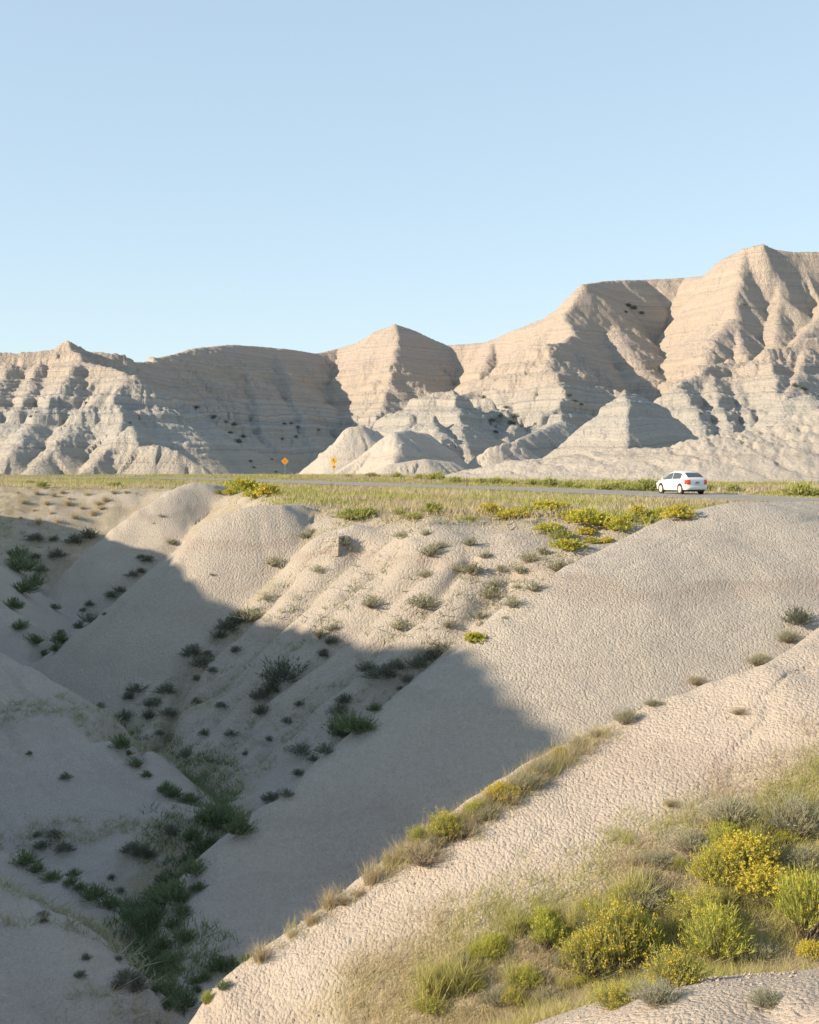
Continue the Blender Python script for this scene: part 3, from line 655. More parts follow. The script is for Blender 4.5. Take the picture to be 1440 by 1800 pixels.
def put_plant(kind, loc, w, hs=1.0, label='', group=None, simple=False):
    v = random.randrange(3); parts = K[kind, v]; nm = PNAME[kind]
    sx = w*random.uniform(0.92, 1.08); rot = random.uniform(0, 6.28)
    if simple or len(parts) == 1:
        o = link(nm, list(parts.values())[0], label=label, cat=PCAT[nm], group=group)
    else:
        o = link(nm, None, label=label, cat=PCAT[nm], group=group)
        for pn, me in parts.items(): link(pn, me, 'stuff' if pn == 'flower' else None, parent=o)
    o.location = loc; o.rotation_euler = (0, 0, rot); o.scale = (sx, sx, w*hs)
    return o
# (kind, photo x, photo y of the foot, width in photo pixels, height factor, label)
BIG = [
 ('lime', 965, 1665, 95, 1.15, 'rounded lime green rabbitbrush at the left end of the foreground brush strip'),
 ('yellow', 1090, 1700, 150, 1.2, 'tall upright yellow green rabbitbrush with orange flower tips near bottom centre right'),
 ('yellow', 1035, 1715, 115, 1.0, 'yellow tipped rabbitbrush just left of the tall upright one'),
 ('lime', 1135, 1680, 90, 1.1, 'narrow green rabbitbrush leaning on the right side of the tall upright one'),
 ('gold', 1310, 1535, 118, 1.0, 'large golden flowered rabbitbrush, brightest orange yellow bush in the foreground'),
 ('yellow', 1265, 1560, 110, 1.0, 'green rabbitbrush touching the left side of the golden flowered bush'),
 ('gold', 1340, 1580, 110, 0.9, 'low golden flowered rabbitbrush right below the brightest orange yellow bush'),
 ('pale', 1285, 1455, 110, 1.1, 'pale grey green feathery bush standing alone above the golden rabbitbrush'),
 ('pale', 1215, 1500, 95, 0.9, 'pale olive bush lower left of the feathery grey green bush'),
 ('lime', 1420, 1650, 120, 1.7, 'tall bright lime bush at the right edge of the view'),
 ('lime', 1385, 1600, 80, 1.2, 'bright lime bush left of the tall one at the right edge'),
 ('gold', 1425, 1690, 60, 1.0, 'small yellow flowered bush at the foot of the tall lime bush'),
 ('lime', 1260, 1690, 130, 1.0, 'broad bright green rabbitbrush in the middle of the brush strip'),
 ('yellow', 1190, 1735, 120, 0.9, 'yellow green rabbitbrush on the lower edge of the brush strip'),
 ('yellow', 1240, 1625, 120, 0.7, 'low yellow rabbitbrush between the golden bush and the broad green one'),
 ('pale', 1335, 1690, 110, 0.6, 'sprawling grey sagebrush at the edge of the bare lower right clay'),
 ('pale', 1160, 1765, 120, 0.6, 'low grey green sagebrush at the bottom edge below the yellow green bush'),
 ('pale', 1350, 1765, 95, 0.55, 'thin pale bush on the bare clay in the bottom right corner'),
 ('pale', 1400, 1470, 130, 1.0, 'grey green sagebrush at the right edge behind the golden bush'),
 ('pale', 1410, 1530, 100, 0.9, 'dark grey green sagebrush between the golden bush and the right edge'),
 ('pale', 1130, 1600, 110, 0.8, 'wispy grey sagebrush uphill of the tall upright rabbitbrush'),
 ('pale', 1040, 1640, 90, 0.7, 'wispy grey brush right of the rounded lime bush'),
 ('lime', 760, 1778, 90, 0.5, 'low yellow green patch of rabbitbrush at the bottom left of the brush strip'),
 ('yellow', 905, 1765, 70, 0.7, 'small yellow tipped rabbitbrush in the grass at the bottom edge'),
 ('yellow', 1080, 1770, 90, 0.6, 'low yellow rabbitbrush at the bottom edge right of the grass'),
 # along the crest of the foreground slope
 ('dead', 715, 1508, 60, 0.8, 'dry grey brush at the lower left end of the wide crest brush'),
 ('pale', 765, 1490, 70, 0.9, 'grey green brush between the small upright lime bush and the olive green bush'),
 ('pale', 855, 1440, 80, 0.8, 'grey green clump just right of the pointed lime bush on the crest'),
 ('dead', 900, 1412, 75, 0.7, 'dry blond brush below the yellow flowered crest bush'),
 ('dead', 945, 1380, 60, 0.7, 'dry blond brush below the upper grey green crest bush'),
 ('tuft', 630, 1575, 45, 0.7, 'low straw tuft between the dry brush and the tall blond tuft'),
 ('tuft', 512, 1648, 35, 0.9, 'thin small straw tuft between the two lowest ones'),
 ('dead', 1050, 1296, 60, 0.6, 'dry brush on the seam just above the uppermost sage bush of the crest'),
 ('pale', 1150, 1240, 60, 0.6, 'small sage right of the grey bush that throws a shadow'),
 ('pale', 1385, 1130, 70, 0.7, 'grey sage below the dark olive bush at the right edge'),
 ('tuft', 458, 1690, 70, 0.9, 'lowest dry straw tuft on the sunlit crest'),
 ('tuft', 548, 1625, 55, 0.9, 'dry straw tuft second lowest on the sunlit crest'),
 ('tuft', 578, 1598, 60, 1.2, 'spiky tall straw tuft third up the sunlit crest'),
 ('dead', 606, 1590, 50, 0.8, 'thin dry brush right of the spiky straw tuft'),
 ('tuft', 652, 1555, 65, 1.15, 'tall blond straw tuft halfway up the lower crest'),
 ('tuft', 688, 1520, 60, 0.8, 'low straw tuft just below the grey brush on the crest'),
 ('dead', 745, 1520, 120, 0.8, 'wide grey dry brush hanging over the crest'),
 ('lime', 738, 1487, 55, 1.2, 'small upright lime bush at the left end of the crest brush'),
 ('yellow', 785, 1478, 90, 1.1, 'olive green bush beside the small upright lime bush'),
 ('dead', 820, 1470, 80, 0.8, 'grey dry brush between two green bushes on the crest'),
 ('lime', 832, 1437, 55, 1.2, 'pointed lime bush on the crest against the blue shade'),
 ('gold', 880, 1408, 70, 0.8, 'yellow flowered bush right of the pointed lime bush on the crest'),
 ('pale', 925, 1388, 85, 0.8, 'grey green crest bush right of the yellow flowered one'),
 ('pale', 960, 1360, 70, 0.8, 'upper grey green crest bush below the small yellow one'),
 ('gold', 985, 1330, 40, 0.9, 'small bright yellow bush near the top end of the crest brush'),
 ('pale', 1015, 1312, 60, 0.8, 'uppermost sage bush of the crest line at the shadow edge'),
 ('lime', 364, 1765, 30, 1.3, 'tiny yellow green sprig where the crest leaves the bottom of the view'),
 ('pale', 1100, 1272, 80, 0.9, 'grey bush throwing a shadow on the crest seam in the middle right'),
 ('pale', 1335, 1170, 85, 0.7, 'pale green bush on the rough clay below the big mound'),
 ('fdark', 1402, 1102, 70, 1.0, 'dark olive bush at the right edge on the flank of the big mound'),
 ('dead', 1225, 1205, 60, 0.6, 'thin dry brush on the seam below the big mound'),
 ('dead', 1300, 1255, 60, 0.5, 'dry brush on the rough clay left of the right edge shadow'),
 ('dead', 1180, 1418, 60, 0.5, 'sparse dry brush alone on the open foreground clay'),
 ('dead', 1120, 1520, 70, 0.45, 'sparse dry brush at the upper limit of the brush strip'),
]
g = ray_many([(b[1], b[2]) for b in BIG], 5, 60)
for b, p in zip(BIG, g):
    put_plant(b[0], (p[0], p[1], p[2]-0.015), b[3]*p[1]/F*(1.12 if b[1] > 1020 and b[2] > 1420 else 0.9), b[4], b[5])
rgs = random.Random(21)
FILL = []
for k_ in range(105):
    t = rgs.random(); cx = 760+t*660; cy = 1800-t*300; FILL.append((cx, cy+rgs.uniform(-95, 60)))
FILL = [f_ for f_ in FILL if f_[1] < 1765 and not (f_[0] > 1190 and f_[1] > 1700)]
SETS = [
 ('pale', 'small sagebrush in the foreground strip', 'small grey green sage clump among the foreground brush', 0.7, [(x_, y_, 52+22*math.sin(x_)) for x_, y_ in FILL[::3]]),
 ('lime', 'small lime bushes in the foreground strip', 'small lime green bush among the foreground brush', 0.9, [(x_, y_, 50+18*math.sin(x_)) for x_, y_ in FILL[1::3]]),
 ('gtuft', 'grass tufts in the foreground strip', 'upright green grass tuft among the foreground brush', 1.0, [(x_, y_, 60+20*math.sin(x_)) for x_, y_ in FILL[2::3]]),
 ('fgold', 'bushes of yellow flowers on the plateau brink', 'yellow flowering rabbitbrush on the grassy plateau brink above the big mound', 0.8,
   [(868,905,50),(905,912,60),(962,900,60),(985,897,45),(975,930,35),(1032,940,45),(1066,955,30),(1118,910,50),(1170,908,45),(1192,912,35),(470,872,40)]),
 ('fyellow', 'lime bushes on the plateau brink', 'lime green rabbitbrush on the grassy plateau brink below the road', 0.8,
   [(430,868,45),(445,876,40),(1025,920,50),(1040,955,45),(1060,925,50),(1085,935,50),(1135,918,40),(1000,968,40),(960,935,45),(405,870,35),(887,915,40),(930,905,50),(1150,912,40),(835,1128,38),(1010,912,45),(1100,915,40)]),
 ('fgreen', 'green bushes on the plateau', 'olive green bush on the plateau grass beside the clay humps', 0.75,
   [(610,915,50),(635,918,50),(650,905,40),(390,866,30),(705,908,40),(720,912,30),(820,915,30),(60,853,30),(75,856,24),(200,855,25),(760,905,35),(990,950,40)]),
 ('fgreen', 'bushes behind the road', 'rounded yellow green bush along the far side of the road', 0.75,
   [(655,838,26),(700,840,24),(735,842,28),(765,846,30),(800,848,34),(845,850,36),(872,850,30),(900,851,28),(935,853,36),(965,855,40),(1000,857,40),(1020,858,34),(1090,862,40),(1112,863,52),(1135,864,48),(1155,863,36),(1245,862,30),(1290,864,30),(1385,870,40),(1408,872,50),(1425,872,40),(1062,862,30),(480,833,20),(610,838,20)]),
 ('fsage', 'sage on the sunlit spurs', 'small grey sage clump on the sunlit clay spurs', 0.75,
   [(536,948,40),(545,940,25),(487,995,35),(468,1052,38),(435,1090,45),(600,962,40),(745,1076,50),(700,1112,40),(650,1066,40),(585,1110,34),(745,938,34),(755,980,38),(752,1012,38),(805,1005,30),(862,1056,36),(902,1066,38),(842,1086,36),(790,1110,40),(912,1005,44),(925,990,40),(975,1000,40),(945,1040,30),(880,1010,30),(905,1035,30),(700,950,26),(620,975,26),(560,1005,26),(286,908,14),(272,920,10),(300,958,26),(308,966,20),(370,1013,12),(780,960,36),(850,985,36),(830,1010,34),(870,1030,30),(820,960,30),(955,975,40),(890,1090,20),(560,1120,30)]),
 ('fdark', 'dark sage on the shaded spurs', 'dark sage bush on the shaded clay spurs across the gully', 0.8,
   [(355,1175,40),(340,1158,36),(372,1160,26),(240,1222,40),(225,1232,26),(296,1220,34),(272,1242,36),(220,1270,30),(300,1264,34),(180,1248,20),(247,1005,20),(262,996,20),(232,1020,22),(212,1042,24),(200,1055,20),(157,1070,20),(160,1096,30),(102,1075,14),(132,1100,20),(106,1112,16),(146,1108,26),(500,1205,50),(480,1215,40),(465,1235,34),(455,1255,26),(668,1198,46),(690,1185,40),(640,1180,30),(602,1238,34),(600,1262,40),(590,1285,34),(532,1325,30),(556,1342,30),(575,1330,26),(500,1398,36),(480,1410,26),(530,1362,34),(62,955,26),(96,950,20),(102,980,30),(60,985,20),(130,960,24),(160,950,24),(75,1010,26),(405,1110,30),(420,1098,30),(392,1125,26),(370,1185,26),(345,1200,20),(412,1150,16),(580,1135,20),(570,1160,20),(570,1145,16),(715,1200,26),(735,1175,30),(700,1215,20),(750,1165,30),(770,1150,30),(385,1250,20),(340,1240,20),(360,1290,20),(410,1295,20),(430,1330,22),(330,1330,24),(280,1290,24),(470,1300,18),(500,1270,20),(520,1240,20),(260,1265,24),(140,1075,16),(185,1080,14),(250,985,16)]),
 ('fdeep', 'green shrubs along the gully floor', 'deep green shrub in the shaded gully bottom', 0.85,
   [(620,1292,60),(605,1305,50),(640,1285,50),(665,1250,30),(835,1130,20),(40,1010,50),(28,985,40),(45,1045,44),(30,1075,44),(60,1030,30),(92,1148,34),(60,1135,30),(75,1150,30),(110,1135,30),(30,1110,30),(212,1318,34),(228,1325,30),(245,1350,26),(262,1368,30),(310,1408,50),(330,1415,40),(290,1395,40),(370,1450,56),(395,1462,56),(352,1452,44),(415,1470,44),(385,1435,34),(340,1478,44),(350,1500,46),(330,1520,46),(372,1490,40),(300,1560,50),(335,1545,50),(280,1590,54),(310,1590,54),(345,1570,44),(270,1622,50),(300,1630,54),(325,1612,44),(262,1660,40),(290,1672,50),(262,1698,50),(295,1702,50),(325,1660,34),(275,1745,60),(305,1752,60),(290,1775,60),(325,1775,50),(340,1730,30),(385,1708,50),(410,1702,50),(430,1690,36),(365,1722,44),(350,1745,36),(395,1740,34)]),
 ('fdark', 'dark bushes on the left bank', 'dark green bush growing on the shaded left clay bank', 0.75,
   [(252,1508,44),(235,1500,34),(268,1512,34),(305,1470,26),(228,1728,40),(205,1735,34),(245,1740,34),(205,1690,24),(76,1618,26),(75,1608,20),(50,1325,16),(118,1370,16),(60,1470,26),(90,1475,30),(70,1495,26),(110,1500,24),(195,1548,24),(215,1565,20),(150,1685,16),(145,1720,20)]),
 ('fdeep', 'green shrubs in the left bank swale', 'green shrub in the swale crossing the left clay bank', 0.7,
   [(40,1522,40),(65,1532,44),(92,1548,50),(118,1556,50),(145,1566,48),(170,1584,48),(195,1598,48),(222,1615,40),(245,1630,40),(130,1545,34),(262,1640,34)]),
 ('tuft', 'straw tufts on the plateau slope', 'dry straw coloured tuft on the grassy slope left of the far hump', 0.8,
   [(x_, y_, 16) for x_, y_ in zip([35,55,80,96,120,145,170,40,70,105,135,160,190,60,90,125,150,205,225,30,110,180],[885,900,885,905,890,898,885,915,920,918,912,905,880,870,872,880,872,872,866,868,866,895])]),
]
allp = [(q_[0]+rgs.uniform(-6, 6), q_[1]+rgs.uniform(-4, 4)) if 'brink' not in st[1] and 'road' not in st[1] else q_[:2] for st in SETS for q_ in st[4]]
g = ray_many(allp, 6, 200, 2200); gi = 0
ORD = ['first', 'second', 'third', 'fourth', 'fifth', 'sixth', 'seventh', 'eighth', 'ninth', 'tenth', 'eleventh', 'twelfth', 'thirteenth', 'fourteenth', 'fifteenth', 'sixteenth', 'seventeenth', 'eighteenth', 'nineteenth', 'twentieth', 'twenty first', 'twenty second', 'twenty third', 'twenty fourth', 'twenty fifth', 'twenty sixth', 'twenty seventh', 'twenty eighth', 'twenty ninth', 'thirtieth', 'thirty first', 'thirty second', 'thirty third', 'thirty fourth', 'thirty fifth', 'thirty sixth']
def zone(grp, x_, y_):
    if 'spurs' in grp:
        r = (x_*0.62+y_)                                   # spurs run from upper right to lower left
        lit = 'sunlit' in grp
        if x_ < 190 and y_ < 965: return 'on the slope left of the far hump'
        if r < 1200: return 'on the spur under the far hump'
        if r < 1340: return 'in the rill between the two round humps' if not lit else 'on the second hump'
        if r < 1430: return 'on the flank of the second hump'
        if r < 1530: return 'in the rill right of the second hump'
        if r < 1610: return 'on the middle spur'
        return 'on the spur next to the big mound'
    if 'gully floor' in grp:
        return 'in the far left hollow' if y_ < 1200 else ('in the upper gully bottom' if y_ < 1450 else ('in the middle gully bottom' if y_ < 1600 else 'in the lower gully bottom'))
    if 'left bank' in grp and 'dark' in grp: return 'on the upper left bank' if y_ < 1540 else 'on the lower left bank'
    return ''
for kind, grp, lab, hf, L in SETS:
    zs = [zone(grp, x_, y_) for x_, y_, w_ in L]
    across = any(w in grp for w in ('road', 'brink', 'strip', 'swale', 'plateau'))
    base = {'sage on the sunlit spurs': 'small grey sage clump', 'dark sage on the shaded spurs': 'dark sage bush', 'green shrubs along the gully floor': 'deep green shrub', 'dark bushes on the left bank': 'dark bush'}.get(grp, lab)
    for k_, (x_, y_, w_) in enumerate(L):
        p = g[gi]; gi += 1
        same = sorted([j for j in range(len(L)) if zs[j] == zs[k_]], key=lambda j: (L[j][0], L[j][1]) if across else (L[j][1], L[j][0]))
        rk = ORD[same.index(k_)]+(' from the left' if across else ' from the top')
        full = ' '.join(f'{base} {zs[k_]}, {rk}'.replace(' ,', ',').split())
        ws = full.split()
        if len(ws) > 16: full = ' '.join((' '.join(base.split()[:16-len(rk.split())])+', '+rk).split())
        o = put_plant(kind, (p[0], p[1], p[2]-0.03), w_*p[1]/F*(1.3 if kind == 'fdark' else 1.15)*rgs.choice((0.7, 0.85, 1.0, 1.15, 1.35)), hf*random.uniform(0.8, 1.2), full, grp, simple=(w_ < 30))

# grass and litter nobody could count
def blades(name, X, Y, Z, n_per, Hh, w, mat, seed, lean=0.35, spread=0.12):
    rg = np.random.default_rng(seed); i = np.repeat(np.arange(len(X)), n_per); n = len(i)
    hs = (Hh[i] if hasattr(Hh, '__len__') else np.full(n, Hh))*rg.uniform(0.45, 1.15, n)
    p = np.stack([X[i], Y[i], Z[i]-0.01], 1)+rg.normal(size=(n, 3))*[spread, spread, 0]
    d = rg.normal(size=(n, 3))*[lean, lean, 0.1]+[0.1, 0, 1]
    co, f = tris(p, d, hs, np.full(n, w), rg)
    pt = np.clip(0.5+0.9*fbm(X[i]/3, Y[i]/3, 3, 71)+rg.uniform(-.25, .25, n), 0, 1)
    return link(name, mesh_np(name, co, f, mat, False, {'tone': np.repeat(pt, 3)}), 'stuff')
def scatter(n, x0, x1, y0, y1, dens, seed):
    rg = np.random.default_rng(seed); yy = y0*(y1/y0)**rg.uniform(0, 1, n); xx = (rg.uniform(x0, x1, n)-720)/F*yy
    h, gid, e = near_height(xx, yy); k = rg.uniform(0, 1, n) < dens(xx, yy, h, gid, e)
    return xx[k].astype(np.float32), yy[k].astype(np.float32), h[k].astype(np.float32)
rdist = lambda x, y: poly_dist(x, y, ROADP[::2])
X, Y, Z = scatter(60000, -60, 1520, 46, 200, lambda x, y, h, g_, e: sstep(-2.0, 0.5, e+0.8*fbm(x/2, y/2, 3, 81))*(rdist(x, y) > 4.4)*(0.35+0.65*sstep(-0.3, 0.3, fbm(x/4, y/4, 3, 82))), 301)
k = fbm(X/6, Y/6, 3, 83)+0.3*fbm(X/1.5, Y/1.5, 2, 85) > -0.14
tall = np.clip(0.30+0.25*fbm(X/3, Y/3, 3, 84), 0.12, 0.6)*np.where(rdist(X, Y) < 7.5, 0.5, 1.0)
blades('plateau_grass', X[k], Y[k], Z[k], 4, tall[k], 0.035, m_grass, 302, spread=0.3)
blades('dry_plateau_grass', X[~k], Y[~k], Z[~k], 4, tall[~k], 0.032, m_dry, 303, spread=0.3)
# foreground brush strip: grass and dry stalks
sw = [tuple(p) for p in swl]
X, Y, Z = scatter(26000, 600, 1500, 8.5, 19, lambda x, y, h, g_, e: sstep(1.9, 0.6, poly_dist(x, y, sw)+0.7*fbm(x/0.6, y/0.6, 3, 86)), 304)
k = fbm(X/0.9, Y/0.9, 3, 87) > -0.02
blades('strip_grass', X[k], Y[k], Z[k], 7, 0.20, 0.0028, m_grass, 305, 0.45, 0.05)
blades('dry_strip_grass', X[~k], Y[~k], Z[~k], 7, 0.17, 0.0026, m_dry, 306, 0.6, 0.05)
# loose clods lying on the near slopes
X, Y, Z = scatter(16000, 300, 1500, 8.2, 24, lambda x, y, h, g_, e: sstep(0.0, 0.5, fbm(x/1.3, y/1.3, 3, 97)+0.10)*0.75, 330)
rg = np.random.default_rng(331); n_ = len(X); sz = 0.007+0.014*rg.uniform(0, 1, n_)**4
base = np.array([(1,0,0),(-1,0,0),(0,1,0),(0,-1,0),(0,0,.8),(0,0,-.8)], np.float32)
co = base[None]*sz[:, None, None]*rg.uniform(0.6, 1.4, (n_, 6, 1))+np.stack([X, Y, Z+sz*0.35], 1)[:, None]
fo = np.array([(0,2,4),(2,1,4),(1,3,4),(3,0,4),(2,0,5),(1,2,5),(3,1,5),(0,3,5)])
link('clay_clods', mesh_np('clay_clods', co.reshape(-1, 3), (fo[None]+np.arange(n_)[:, None, None]*6).reshape(-1, 3), clay, False), 'stuff')
# dry fringe along the crest of the foreground slope
cl = np.array([p[:2] for p in ray_many([(455,1690),(560,1610),(650,1545),(700,1512),(740,1490),(800,1455),(850,1424),(900,1392),(950,1356),(1000,1326),(1060,1290)], 5, 60)])
cs = spline(cl, 60); rg = np.random.default_rng(320)
wgt = np.interp(np.arange(len(cs)), [0, 150, 230, 300, 420, 600], [0.05, 0.15, 0.9, 1.0, 0.9, 0.35])
ii = rg.choice(len(cs), 900, p=wgt/wgt.sum()); cx_ = cs[ii, 0]+rg.normal(size=900)*0.10; cy_ = cs[ii, 1]+rg.normal(size=900)*0.12-0.05
cz_ = near_height(cx_, cy_)[0]
kk = rg.uniform(0, 1, 900) < 0.7
blades('crest_dry_grass', cx_[kk], cy_[kk], cz_[kk], 10, 0.22, 0.0032, m_dry, 321, 0.5, 0.05)
blades('crest_grass', cx_[~kk], cy_[~kk], cz_[~kk], 10, 0.20, 0.0034, m_grass, 322, 0.45, 0.05)
# scrub on the spurs, sparse tufts
def slope_d(x, y, h, g_, e):
    uu = y-0.12*x
    n_ = fbm(uu/1.2, x/7, 3, 88)-0.12+0.6*np.exp(-(np.min([poly_dist(x, y, c_[0]) for c_ in CREASE], axis=0)/0.7)**2)*(0.5+vn(x/1.2, y/1.2, 90))
    return (e < -0.5)*(e > -60)*sstep(0.05, 0.35, n_)*((g_ == 50) | ((g_ >= 5) & (g_ <= 8)) | ((g_ >= 12) & (g_ <= 14) & (n_ > 0.15)))*0.8
X, Y, Z = scatter(22000, -20, 1100, 22, 72, slope_d, 307)
blades('spur_scrub', X, Y, Z, 5, 0.22, 0.018, m_sage, 308, 0.8, 0.10)
X, Y, Z = scatter(18000, -40, 480, 24, 110, lambda x, y, h, g_, e: sstep(1.5, 0.6, poly_dist(x, y, [p[:2] for p in FLOOR])+0.9*fbm(x/1.5, y/1.5, 3, 89))*0.9*sstep(-9.6, -10.5, h)*(y < 60)+0.3*(x < -27)*(y > 88)*(e < -3)*(fbm(x/2, y/2, 3, 93) > 0.1), 309)
blades('gully_undergrowth', X, Y, Z, 8, 0.24, 0.013, m_green, 310, 0.6, 0.12)
# dark shrubs on the range
def far_many(P_):
    P_ = np.array(P_, np.float32); d = np.linspace(128, 500, 1400).astype(np.float32)
    X_ = (P_[:, :1]-720)/F*d[None]; Y_ = np.repeat(d[None], len(P_), 0); Z_ = -(P_[:, 1:2]-HOR)/F*d[None]
    h_ = far_height(X_, Y_)[0]; k_ = np.argmax(h_ > Z_, axis=1); i_ = np.arange(len(P_))
    return np.stack([X_[i_, k_], Y_[i_, k_], h_[i_, k_]], 1)
FS = [(1105,540,14),(1115,545,16),(1100,550,10),(1128,552,12),(1310,538,10),(420,778,18),(428,770,14),(405,762,12),(396,745,12),(412,748,14),(376,735,14),(440,812,10),(446,822,9),(500,746,9),(512,745,9),(523,753,9),(520,770,10),(497,772,8),(560,762,8),(478,808,7),(485,830,8),(866,742,14),(872,760,12),(880,735,12),(900,745,20),(905,735,18),(915,750,12),(890,718,12),(1398,680,16),(1414,686,18),(1232,728,8),(1306,768,8),(55,733,10),(64,725,8),(345,720,12),(228,744,8),(245,738,8),(850,700,12),(1000,700,14),(1012,708,12),(1022,716,10)]
gf = far_many([(a_, b_) for a_, b_, c_ in FS])
for (a_, b_, c_), p in zip(FS, gf):
    rk = sorted(range(len(FS)), key=lambda j: FS[j][0]).index(FS.index((a_, b_, c_)))
    rk = (ORD[rk]+' from the left') if rk < 20 else (ORD[len(FS)-1-rk]+' from the right')
    put_plant('fdark', (p[0], p[1], p[2]-0.2), c_*p[1]/F*1.1, 0.8, 'small dark shrub on the distant range, '+rk, 'dark shrubs on the range', simple=True)

bp0 = ray_many([(592, 968)], 30, 90)[0]
bb = bpy.data.meshes.new('clay_block')
import bmesh
bm = bmesh.new(); bmesh.ops.create_cube(bm, size=1)
bmesh.ops.subdivide_edges(bm, edges=bm.edges[:], cuts=7, use_grid_fill=True)
for v_ in bm.verts:
    c = v_.co; t_ = c.z+.5
    c.x = c.x*(1-.35*t_)+.10*t_; c.y *= 1-.25*t_
    nz = float(fbm(np.array([c.x*3+7]), np.array([c.y*3+c.z*4]), 3, 95)[0]); c += c.normalized()*nz*.10
bm.to_mesh(bb); bm.free(); bb.materials.append(clay_far)
at_ = bb.attributes.new('veg', 'FLOAT', 'POINT')
bo = link('clay_block', bb, label='pale grey angular clay block on the spur crest, its right face in shade', cat='rock')
bo.location = (bp0[0], bp0[1]+.5, bp0[2]+.15); bo.scale = (1.0, 1.2, 0.75); bo.rotation_euler = (0, 0, R(-35))

# ------------------------------------------------------------ car
def loft(secs, cap=True):
    co = [p for s_ in secs for p in s_]; n = len(secs[0]); f = []
    for i in range(len(secs)-1):
        for j in range(n-1): f.append((i*n+j, i*n+j+1, (i+1)*n+j+1, (i+1)*n+j))
    return co, f, n
def pymesh(name, co, f, mat, smooth=False):
    me = bpy.data.meshes.new(name); me.from_pydata([tuple(map(float, c)) for c in co], [], f); me.materials.append(mat)
    if smooth: me.polygons.foreach_set('use_smooth', [True]*len(me.polygons))
    me.validate(); me.update(); return me
def cyl(name, r, w, mat, seg=28, r0=0.0, bevel=0.0):
    """disc or ring about the y axis"""
    co = []; f = []
    prof = [(r0, -w/2), (r-bevel, -w/2), (r, -w/2+bevel), (r, w/2-bevel), (r-bevel, w/2), (r0, w/2)]
    for a in range(seg):
        t = 2*math.pi*a/seg
        for (rr, yy) in prof: co.append((rr*math.cos(t), yy, rr*math.sin(t)))
    k = len(prof)
    for a in range(seg):
        b = (a+1) % seg
        for j in range(k-1): f.append((a*k+j, b*k+j, b*k+j+1, a*k+j+1))
        if r0 > 0: f.append((a*k+k-1, b*k+k-1, b*k, a*k))
    return pymesh(name, co, f, mat, False)
def box(cx, cy, cz, sx, sy, sz):
    co = [(cx+a*sx/2, cy+b*sy/2, cz+c*sz/2) for a in (-1, 1) for b in (-1, 1) for c in (-1, 1)]
    return co, [(0, 1, 3, 2), (4, 6, 7, 5), (0, 4, 5, 1), (2, 3, 7, 6), (0, 2, 6, 4), (1, 5, 7, 3)]
paint = plain('white_car_paint', (0.72, 0.71, 0.68), 0.25, spec=0.6); MATS['white_car_paint'].node_tree.nodes['Principled BSDF'].inputs['Coat Weight'].default_value = 0.5
glass = plain('dark_car_glass', (0.06, 0.07, 0.075), 0.08, spec=0.9); tyre_m = plain('tyre_rubber', (0.025, 0.024, 0.022), 0.85)
rim_m = plain('silver_wheel_cover', (0.62, 0.60, 0.56), 0.35, 0.3); red_m = plain('red_lamp', (0.72, 0.05, 0.02), 0.2, spec=0.8)
clear_m = plain('clear_lamp', (0.75, 0.72, 0.68), 0.15); blk = plain('black_trim', (0.03, 0.03, 0.03), 0.6); plate_m = plain('number_plate', (0.42, 0.50, 0.55), 0.5)
ST = [(-2.13, .68, .42, .80, .86, .58), (-2.09, .78, .33, .88, .96, .66), (-1.98, .825, .27, .93, 1.05, .66), (-1.8, .84, .25, .94, 1.17, .64), (-1.5, .85, .22, .94, 1.33, .61), (-1.15, .85, .2, .93, 1.42, .60), (-.6, .85, .2, .91, 1.47, .60), (0, .85, .2, .90, 1.46, .60), (.4, .85, .2, .89, 1.38, .60), (.75, .85, .2, .88, 1.20, .62), (1.1, .85, .2, .87, 1.0, .66), (1.3, .85, .2, .86, .94, .70), (1.7, .83, .22, .79, .86, .66), (2.0, .77, .25, .66, .74, .58), (2.14, .60, .33, .50, .56, .42)]
def sec_at(x):
    A = np.array(ST); return [float(np.interp(x, A[:, 0], A[:, k_])) for k_ in range(1, 6)]
def section(x):
    w, zb, zl, zt, wr = sec_at(x)
    half = [(w*.80, zb), (w*.97, zb+.06), (w, zb+.2), (w*1.005, (zb+zl)/2+.05), (w*.985, zl), (w*.975-.012, zl+.02 if zt-zl > .03 else zl+.01), (wr+.10*(zt > 1.1)*0+.02, zt-.055*min(1, (zt-zl)/.2)), (wr*.86, zt-.012), (wr*.45, zt), (0, zt+.004)]
    return [(x, y_, z_) for y_, z_ in half]+[(x, -y_, z_) for y_, z_ in half[-2::-1]]
